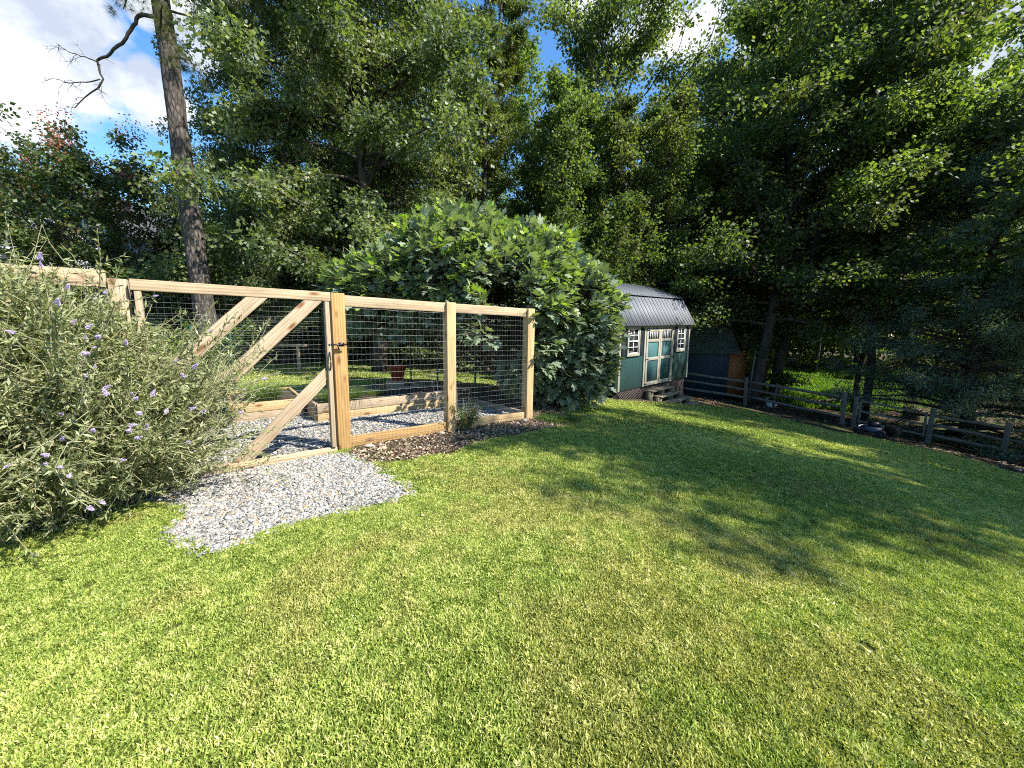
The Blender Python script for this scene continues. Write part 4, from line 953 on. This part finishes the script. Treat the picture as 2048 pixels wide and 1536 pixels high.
def slope(b, y0, z0, y1, z1, t=.03, rib=.016):
    x0, x1 = -.13, Ls+.13; d = np.array((0, y1-y0, z1-z0)); L = np.linalg.norm(d); d /= L; nr = np.array((0, -d[2], d[1])); 
    if nr[2] < 0: nr = -nr
    def slab(xa, xb, off, th):
        P0_ = np.array((0, y0, z0))+nr*off; P1_ = np.array((0, y1, z1))+nr*off; V = []
        for x in (xa, xb): V += [P0_+(x, 0, 0), P1_+(x, 0, 0), P1_+nr*th+(x, 0, 0), P0_+nr*th+(x, 0, 0)]
        b.add(V, [(0, 1, 2, 3), (7, 6, 5, 4), (0, 4, 5, 1), (3, 2, 6, 7), (0, 3, 7, 4), (1, 5, 6, 2)])
    slab(x0, x1, .002, t); x = x0+.01
    while x < x1-.03: slab(x, x+.035, t+.002, rib); slab(x+.1, x+.112, t+.002, rib*.35); x += .2286
slope(b, -.14, Hw-.06, .40, Hw+.87); slope(b, .36, Hw+.92, Ds/2, Hw+1.46); slope(b, Ds+.14, Hw-.06, Ds-.40, Hw+.87); slope(b, Ds-.36, Hw+.92, Ds/2, Hw+1.46)
b.build('roof', M['shedroof'], sh)
b = MB(); b.box((-.02, -.03, 0), (.07, 0, Hw-.1)); b.box((Ls-.07, -.03, 0), (Ls+.02, 0, Hw-.1)); b.box((-.03, 0, 0), (0, .08, Hw)); b.box((.08, -.022, Hw-.14), (Ls-.08, 0, Hw-.05)); b.build('corner_trim', M['trim'], sh, bevel=.003)
def window(x0, x1, z0, z1):
    w_ = MB(); t = .07; y0, y1 = -.05, 0
    w_.box((x0, y0, z0), (x1, y1, z0+t+.02)); w_.box((x0, y0, z1-t), (x1, y1, z1)); w_.box((x0, y0, z0+t+.02), (x0+t, y1, z1-t)); w_.box((x1-t, y0, z0+t+.02), (x1, y1, z1-t))
    f = w_.build('window', M['trim'], sh, bevel=.003)
    s_ = MB(); a0, a1, c0, c1 = x0+t, x1-t, z0+t+.02, z1-t; zm = (c0+c1)/2; yy0, yy1 = -.036, -.012
    s_.box((a0, yy0, c0), (a0+.025, yy1, c1)); s_.box((a1-.025, yy0, c0), (a1, yy1, c1)); s_.box((a0+.025, yy0, c0), (a1-.025, yy1, c0+.025)); s_.box((a0+.025, yy0, c1-.025), (a1-.025, yy1, c1)); s_.box((a0+.025, yy0-.008, zm-.02), (a1-.025, yy1, zm+.02))
    xm = (a0+a1)/2
    for za, zb_ in ((c0+.025, zm-.02), (zm+.02, c1-.025)):
        s_.box((xm-.009, yy0+.004, za), (xm+.009, yy1, zb_)); s_.box((a0+.025, yy0+.006, (za+zb_)/2-.009), (xm-.009, yy1, (za+zb_)/2+.009)); s_.box((xm+.009, yy0+.006, (za+zb_)/2-.009), (a1-.025, yy1, (za+zb_)/2+.009))
    s_.build('sash', M['whitewin'], f); p = MB(); p.box((a0+.01, -.010, c0+.01), (a1-.01, -.004, c1-.01)); p.build('pane', M['glass'], f)
    return f
window(.40, 1.12, 1.06, 1.98); window(3.68, 4.36, 1.04, 1.96)
for x0 in (.12, 1.14, 3.48, 4.38):
    b = MB(); b.box((x0, -.03, 1.06), (x0+.21, 0, 1.96)); b.box((x0+.03, -.035, 1.1), (x0+.18, -.03, 1.48)); b.box((x0+.03, -.035, 1.54), (x0+.18, -.03, 1.92)); b.build('shutter', M['shutter'], sh, bevel=.004)
# double doors
d0, d1, dh = 1.42, 3.44, 1.92
b = MB(); b.box((d0, -.035, 0), (d0+.09, 0, dh)); b.box((d1-.09, -.035, 0), (d1, 0, dh)); b.box((d0, -.035, dh), (d1, 0, dh+.09)); b.build('door_frame', M['trim'], sh, bevel=.003)
mid = (d0+d1)/2
for a0, a1 in ((d0+.10, mid-.006), (mid+.006, d1-.10)):
    b = MB(); b.box((a0, -.03, .02), (a1, -.008, dh-.01)); dr = b.build('door', M['teal'], sh)
    b = MB(); t = .10; y0, y1 = -.055, -.03
    b.box((a0, y0, .02), (a0+t, y1, dh-.01)); b.box((a1-t, y0, .02), (a1, y1, dh-.01))
    for z0, z1 in ((.02, .14), (.86, .96), (1.47, 1.56), (dh-.11, dh-.01)): b.box((a0+t, y0, z0), (a1-t, y1, z1))
    b.build('door_trim', M['trim'], dr, bevel=.003)
    b = MB(); b.box((a0+t+.002, -.04, 1.565), (a1-t-.002, -.032, dh-.115)); b.build('pane', M['glass'], dr)
    b = MB()
    for i in range(1, 6): x = a0+t+(a1-a0-2*t)*i/6; b.box((x-.011, -.052, 1.56), (x+.011, -.041, dh-.11))
    b.build('muntin', M['whitewin'], dr)
    b = MB(); xx = a0 if a0 < mid-.5 else a1-.14
    for z in (.08, .91, 1.86): b.box((xx-.02, -.068, z-.012), (xx+.16, -.056, z+.012))
    b.build('hinge', M['blackmetal'], dr)
# skirt, lattice
b = MB(); b.box((.05, .06, -.7), (Ls-.05, Ds-.05, -.005)); b.build('underfloor_fill', M['dark'], sh)  # near-black fill stands in for shade under the floor behind the lattice
b = MB()
for i in range(-9, 62):
    for s_ in (1, -1):
        x = i*.085; xa, xb = (x, x+.7) if s_ > 0 else (x+.7, x)
        z0, z1 = -.7, -.01
        t0 = max(0, (0-min(xa, xb))/.7) if min(xa, xb) < 0 else 0; 
        if max(xa, xb) > Ls or min(xa, xb) < 0: continue
        b.beam((xa, .03+.006*s_, z0), (xb, .03+.006*s_, z1), .006, .028)
b.build('lattice_skirt', M['lattice'], sh)
# steps (own thing)
stp = empty('wooden_steps', (0, 0, 0), label='four grey wooden steps leading up to the shed doors', cat='steps'); shm = parent_world(sh)
ax = Matrix(shm)
stp.matrix_basis = ax
for i in range(4):
    z = -.13-.155*i; y1 = -.03-.29*i; y0 = y1-.30; xa, xb = 1.62+.04*i, 3.14+.04*i
    b = MB(); b.box((xa, y0, z-.035), (xb, y1, z)); b.build('tread', M['step'], stp, bevel=.004)
    for x in (xa+.02, (xa+xb)/2, xb-.055):
        b = MB(); b.box((x, y0+.03, -1.15), (x+.035, y1, z-.038)); b.build('stringer', M['step'], stp)

# ------------------------------------------------------------------ blue shed behind
s2 = empty('small_shed', (8.3, 18.75, -1.45), label='small dark blue shed with green shingle roof right of the teal shed', cat='shed'); s2.rotation_euler = (0, 0, radians(3))
Lw, Dw, Hh = 2.35, 2.6, 2.12
b = MB(); V = [(0, 0, -.5), (0, Dw, -.5), (0, Dw, Hh), (0, Dw/2, Hh+1.65), (0, 0, Hh)]; V = V+[(Lw, y, z) for _, y, z in V]
b.add(V, [(0, 5, 9, 4), (1, 2, 7, 6), (0, 1, 6, 5), (0, 4, 2, 1)], [(4, 3, 2)]); b.build('wall', M['navy'], s2)
b = MB(); b.add(V, [(5, 6, 7, 9)], [(9, 7, 8)]); V2 = b.V[0]; b.build('gable_wall', M['orange'], s2)
def roof2(parent, x0, x1, ya, za, yb, zb_, mat, name='roof'):
    me_ = bpy.data.meshes.new(name); t = .06; L = hypot(yb-ya, zb_-za); nz_ = (abs(yb-ya)/L*t)
    v = [(x0, ya, za), (x1, ya, za), (x1, yb, zb_), (x0, yb, zb_)]; v += [(x, y, z+t) for x, y, z in v]
    f = [(3, 2, 1, 0), (4, 5, 6, 7), (0, 1, 5, 4), (1, 2, 6, 5), (2, 3, 7, 6), (3, 0, 4, 7)]
    me_.from_pydata(v, [], f); uv = me_.uv_layers.new(name='uv')
    for p in me_.polygons:
        for li in p.loop_indices: c = me_.vertices[me_.loops[li].vertex_index].co; uv.data[li].uv = (c.x, hypot(c.y-ya, c.z-za))
    me_.materials.append(mat); return link(name, me_, parent)
roof2(s2, -.25, Lw+.42, -.22, Hh-.28, Dw/2, Hh+1.68, M['shingle']); roof2(s2, -.25, Lw+.42, Dw+.22, Hh-.28, Dw/2+.002, Hh+1.68, M['shingle'])
b = MB(); b.box((Lw-.02, .02, -.3), (Lw+.9, .06, 1.95)); b.build('door', M['orange'], s2, label='orange brown cedar door standing open')
b = MB(); b.box((Lw-.05, -.02, -.4), (Lw-.0, 0, Hh)); b.box((-.01, -.02, -.4), (.05, 0, Hh)); b.build('corner_trim', M['navy'], s2)

# ------------------------------------------------------------------ split rail fence
sf = empty('rail_fence', (10.5, 17, gz(10.5, 17)), label='weathered grey three rail fence running along the bottom of the lawn', cat='fence')
SP = [(5.2, 19.0), (7.9, 18.0), (10.5, 17.0), (12.86, 14.6), (13.15, 14.45), (14.95, 13.4), (16.3, 12.3), (18.6, 10.2), (20.6, 7.6)]
def m_local(o, root): o.parent = root; o.matrix_basis = parent_world(root).inverted() @ o.matrix_basis; return o
Rr = np.random.default_rng(8)
for i, (x, y) in enumerate(SP):
    z = gz(x, y); h = 1.28 if i != 4 else 1.18; t = board('post', (x, y, z-.3), (x+Rr.normal(0, .03), y+Rr.normal(0, .02), z+h), .13, .14, M['grey'], sf, .02)
for i in range(len(SP)-1):
    if i == 3 or i == 4: continue
    (x0, y0), (x1, y1) = SP[i], SP[i+1]; z0, z1 = gz(x0, y0), gz(x1, y1)
    for zz in (1.08, .70, .32):
        m = MB(); P = smooth_path([(x0, y0, z0+zz+Rr.normal(0, .03)), (x1, y1, z1+zz+Rr.normal(0, .03))], 9); P += Rr.normal(0, .008, P.shape)
        m.tube(P-np.array(sf.location), np.array([.035]+[.062]*7+[.035])*Rr.uniform(.9, 1.1, 9), 6); o = m.build('rail', M['grey'], sf)
# wide field gate between the posts
(x0, y0), (x1, y1) = SP[4], SP[5]; z0, z1 = gz(x0, y0), gz(x1, y1)
fg = empty('field_gate', (x0, y0, z0), label='low dark gate hung between the double post and the next post of the rail fence', cat='gate')
dx = Vector((x1-x0, y1-y0, z1-z0)); a_ = Vector((x0, y0, z0))+dx*.06; b_ = Vector((x0, y0, z0))+dx*.92
for zz in (1.05, .66, .28): board('bar', a_+Vector((0, 0, zz)), b_+Vector((0, 0, zz)), .04, .07, M['grey'], fg)
for p in (a_, b_): board('upright', p+Vector((0, -.03, .2)), p+Vector((0, -.03, 1.12)), .04, .07, M['grey'], fg)

# ------------------------------------------------------------------ lawn mower by the gate
q = (11.5, 11.9); mw = empty('lawn_mower', (q[0], q[1], gz(*q)+.02), radians(-65), label='dark push lawn mower parked on the grass in front of the rail fence', cat='lawn mower')
b = MB(); b.disc_stack([(.0, .14), (.27, .14), (.28, .18), (.26, .26), (.18, .30), (0, .31)], 18); V = b.V[0]; V[:, 0] *= 1.25; b.build('deck', M['plastic_blue'], mw, smooth=False)
b = MB(); b.disc_stack([(.0, .29), (.15, .30), (.16, .36), (.13, .43), (.05, .46), (0, .46)], 16); b.build('engine', M['blackmetal'], mw)
b = MB(); b.box((-.30, -.13, .2), (-.355, .13, .26)); b.build('front_panel', M['plastic_white'], mw, bevel=.01)
for x, y, r_ in ((-.3, -.27, .1), (-.3, .27, .1), (.3, -.28, .13), (.3, .28, .13)):
    b = MB(); b.disc_stack([(.03, -.025), (r_*.85, -.025), (r_, -.018), (r_, .018), (r_*.85, .025), (.03, .025)], 20, Matrix.Translation((x, y, r_)) @ Matrix.Rotation(pi/2, 4, 'X')); b.build('wheel', M['tyre'], mw)
b = MB()
b.tube(smooth_path([(.25, -.2, .2), (.75, -.2, .75), (.95, -.19, .98), (1.0, -.1, 1.02), (1.0, .1, 1.02), (.95, .19, .98), (.75, .2, .75), (.25, .2, .2)], 40), .013, 8); b.build('handle', M['blackmetal'], mw, smooth=True)
b = MB(); b.box((.32, -.17, .2), (.62, .17, .42)); b.build('grass_bag', M['blackmetal'], mw, bevel=.03)

# ------------------------------------------------------------------ bits beyond the fence
def thing_at(name, x, y, build, mat, label, cat, smooth=True):
    b = MB(); build(b); o = b.build(name, mat, None, smooth=smooth, label=label, cat=cat); o.location = (x, y, gz(x, y)); return o
def swan(b):
    b.disc_stack([(.0, .0), (.13, .03), (.17, .12), (.13, .22), (0, .25)], 16); b.V[0][:, 0] *= 1.5
    b.tube([(-.18, 0, .16), (-.26, 0, .28), (-.25, 0, .40), (-.19, 0, .47), (-.26, 0, .50), (-.33, 0, .47)], [.05, .035, .03, .03, .035, .012], 10)
thing_at('garden_goose', 12.3, 17.9, swan, M['plastic_white'], 'white goose ornament on the leaf litter behind the rail fence', 'ornament')
def tub(b): b.disc_stack([(.0, 0), (.2, 0), (.26, .42), (.28, .42), (.28, .45), (.24, .45), (.2, .05), (0, .05)], 20)
thing_at('plastic_tub', 11.6, 18.3, tub, M['plastic_blue'], 'blue grey plastic tub left of the white goose', 'tub')
# fallen logs
for x, y, a, L, r_, lb in ((15.5, 20.6, .1, 5.2, .11, 'fallen log lying across the bright wild grass'), (12.4, 19.4, -.5, 2.0, .07, 'short pale fallen limb behind the blue tub')):
    m = MB(); P = smooth_path([(-L/2*cos(a), -L/2*sin(a), .15), (L/2*cos(a), L/2*sin(a), .25)], 12)+Rr.normal(0, .02, (12, 3)); m.tube(P, np.linspace(r_, r_*.6, 12), 8)
    o = m.build('fallen_log', M['bark'], None, smooth=True, label=lb, cat='log'); o.location = (x, y, gz(x, y))
# thin poles at the shed and a cable
for x, y, h, lb in ((11.25, 18.0, 2.6, 'thin pale pole right of the small blue shed'), (11.9, 17.2, 1.2, 'short grey stake beside the thin pale pole')):
    m = MB(); m.tube([(0, 0, -.1), (.03, 0, h*.5), (.09, 0, h)], [.05, .045, .035], 8); o = m.build('wooden_pole', M['grey'], None, smooth=True, label=lb, cat='pole'); o.location = (x, y, gz(x, y))
m = MB(); m.tube([(-4+20*t, 21-.5*t, 4.35-.35*sin(pi*t)-.2*t) for t in np.linspace(0, 1, 20)], .012, 5); m.build('cable', M['wire'], None, label='thin cable strung through the trees above the shed roof', cat='cable')

# wild grass beyond the fence
def wildgrass(P, n, h, wd, label, name='wild_grass'):
    xs = [p[0] for p in P]; ys = [p[1] for p in P]; x = rng.uniform(min(xs), max(xs), n); y = rng.uniform(min(ys), max(ys), n)
    m = inpoly(x, y, P) & (vnoise(x, y, .6, 51) > .25); x = x[m]; y = y[m]; n = len(x); z = ghn(x, y)
    a = rng.uniform(0, 2*pi, n); b2 = rng.uniform(0, 2*pi, n); hh = h*rng.uniform(.5, 1.2, n)*(.5+vnoise(x, y, 1.2, 52)); p = np.stack([x, y, z], -1)
    dx, dy = np.cos(a)*wd/2, np.sin(a)*wd/2; lx, ly = np.cos(b2)*hh*.5, np.sin(b2)*hh*.5; o0 = 0*x
    V = np.stack([p+np.stack([-dx, -dy, o0], -1), p+np.stack([dx, dy, o0], -1), p+np.stack([dx+lx*.4, dy+ly*.4, hh*.6], -1), p+np.stack([-dx+lx*.4, -dy+ly*.4, hh*.6], -1), p+np.stack([lx, ly, hh*.85], -1)], 1).reshape(-1, 3)
    o = np.arange(n)[:, None]*5
    me = arr_mesh(name, V, [o+np.array([0, 1, 2, 3]), o+np.array([3, 2, 4])], M['tall'], {'rnd': np.repeat(rng.uniform(0, 1, n), 5)})
    tagp(link(name, me), label, 'wild grass', kind='stuff')
wildgrass([(13.8, 20), (19, 20), (30, 25), (33, 31), (30, 36), (18, 36), (13, 28)], 70000, .38, .045, 'bright green wild grass under the trees beyond the rail fence')

# ------------------------------------------------------------------ neighbour house
hz = gz(-22, 21); ho = empty('house', (-29, 20.5, hz), label='pale grey clapboard house half hidden behind the crape myrtles', cat='house')
b = MB(); W2, D2, e1, pk = 10.5, 9, 5.2, 8.6
V = [(0, 0, -.3), (W2, 0, -.3), (W2, 0, e1), (W2/2, 0, pk), (0, 0, e1)]; V = V+[(x, D2, z) for x, _, z in V]
b.add(V, [(0, 1, 2, 4), (5, 9, 7, 6), (1, 6, 7, 2), (0, 4, 9, 5)], [(4, 2, 3), (9, 8, 7)])
b.box((W2+.002, 1.5, -.3), (W2+6, 7, 3.1)); b.build('wall', M['clap'], ho)
def roofx(x0, z0, x1, z1, y0, y1, t=.12):
    m = MB(); m.add([(x0, y0, z0), (x1, y0, z1), (x1, y1, z1), (x0, y1, z0), (x0, y0, z0+t), (x1, y0, z1+t), (x1, y1, z1+t), (x0, y1, z0+t)], [(0, 3, 2, 1), (4, 5, 6, 7), (0, 1, 5, 4), (1, 2, 6, 5), (2, 3, 7, 6), (3, 0, 4, 7)]); return m
sm = (pk-e1)/(W2/2)
M['hroof'] = simple('grey_roofing', (.06, .06, .065), .9, 0, .3, 12)
roofx(-.5, e1-.5*sm+.01, W2/2-.002, pk+.01, -.4, D2+.4).build('roof', M['hroof'], ho); roofx(W2+.5, e1-.5*sm+.01, W2/2+.002, pk+.01, -.4, D2+.4).build('roof', M['hroof'], ho)
m = MB(); m.add([(W2-.0, -.6, 2.55), (W2+7.2, -.6, 2.55), (W2+7.2, 4.2, 4.3), (W2, 4.2, 4.3), (W2, -.6, 2.68), (W2+7.2, -.6, 2.68), (W2+7.2, 4.2, 4.43), (W2, 4.2, 4.43)], [(0, 3, 2, 1), (4, 5, 6, 7), (0, 1, 5, 4), (1, 2, 6, 5), (2, 3, 7, 6), (3, 0, 4, 7)]); m.build('porch_roof', M['hroof'], ho)
for x in (W2+.4, W2+2.4, W2+4.6, W2+6.9):
    m = MB(); m.box((x-.07, -.45, -.3), (x+.07, -.31, 2.6)); m.build('porch_post', M['whitewin'], ho)
m = MB(); m.box((W2+.01, -.62, 2.48), (W2+7.2, -.603, 2.7)); m.build('fascia', M['whitewin'], ho)
for x, z in ((1.5, .9), (4.6, .9), (7.8, .9), (2.2, 3.6), (7.4, 3.6)):
    m = MB(); m.box((x-.1, -.06, z-.1), (x+1.15, -.002, z)); m.box((x-.1, -.06, z+1.4), (x+1.15, -.002, z+1.5)); m.box((x-.1, -.06, z), (x, -.002, z+1.4)); m.box((x+1.05, -.06, z), (x+1.15, -.002, z+1.4)); m.box((x, -.045, z+.68), (x+1.05, -.03, z+.72))
    f = m.build('window', M['whitewin'], ho); m = MB(); m.box((x, -.028, z), (x+1.05, -.004, z+1.4)); m.build('pane', M['glass'], f)

# the far woods: one mass of foliage on the horizon
R = np.random.default_rng(77); n = 2600; az = R.uniform(radians(-66), radians(74), n); rad = R.uniform(44, 64, n); hz_ = 12+3*np.sin(az*17)+2*np.sin(az*41)
c = np.stack([np.sin(az)*rad, np.cos(az)*rad, R.uniform(.02, 1, n)**.85*hz_-1.5], -1); m = 60
P = (c[:, None]+R.normal(0, 1, (n, m, 3))*np.array((1.25, 1.25, .8))).reshape(-1, 3)
V, F, k = leaves(P, R.normal(0, 1, P.shape), R.uniform(.35, .6, len(P)), DIAMOND, R, .4)
tagp(link('far_woods', arr_mesh('far_woods', V, F, M['wood_a'], {'rnd': np.repeat(R.uniform(0, .9, len(P)), k)})), 'far wooded mass closing the view beyond the nearer trees', 'woods', kind='stuff')

flakes('fallen_leaves', [(-4, 2.6), (5, 2.6), (12, 9), (2, 10), (-1, 5)], 260, .028, M['litter'], .6, .035, .5, 'a few brown leaves fallen on the mown lawn', 'fallen leaves', lawn_mask)
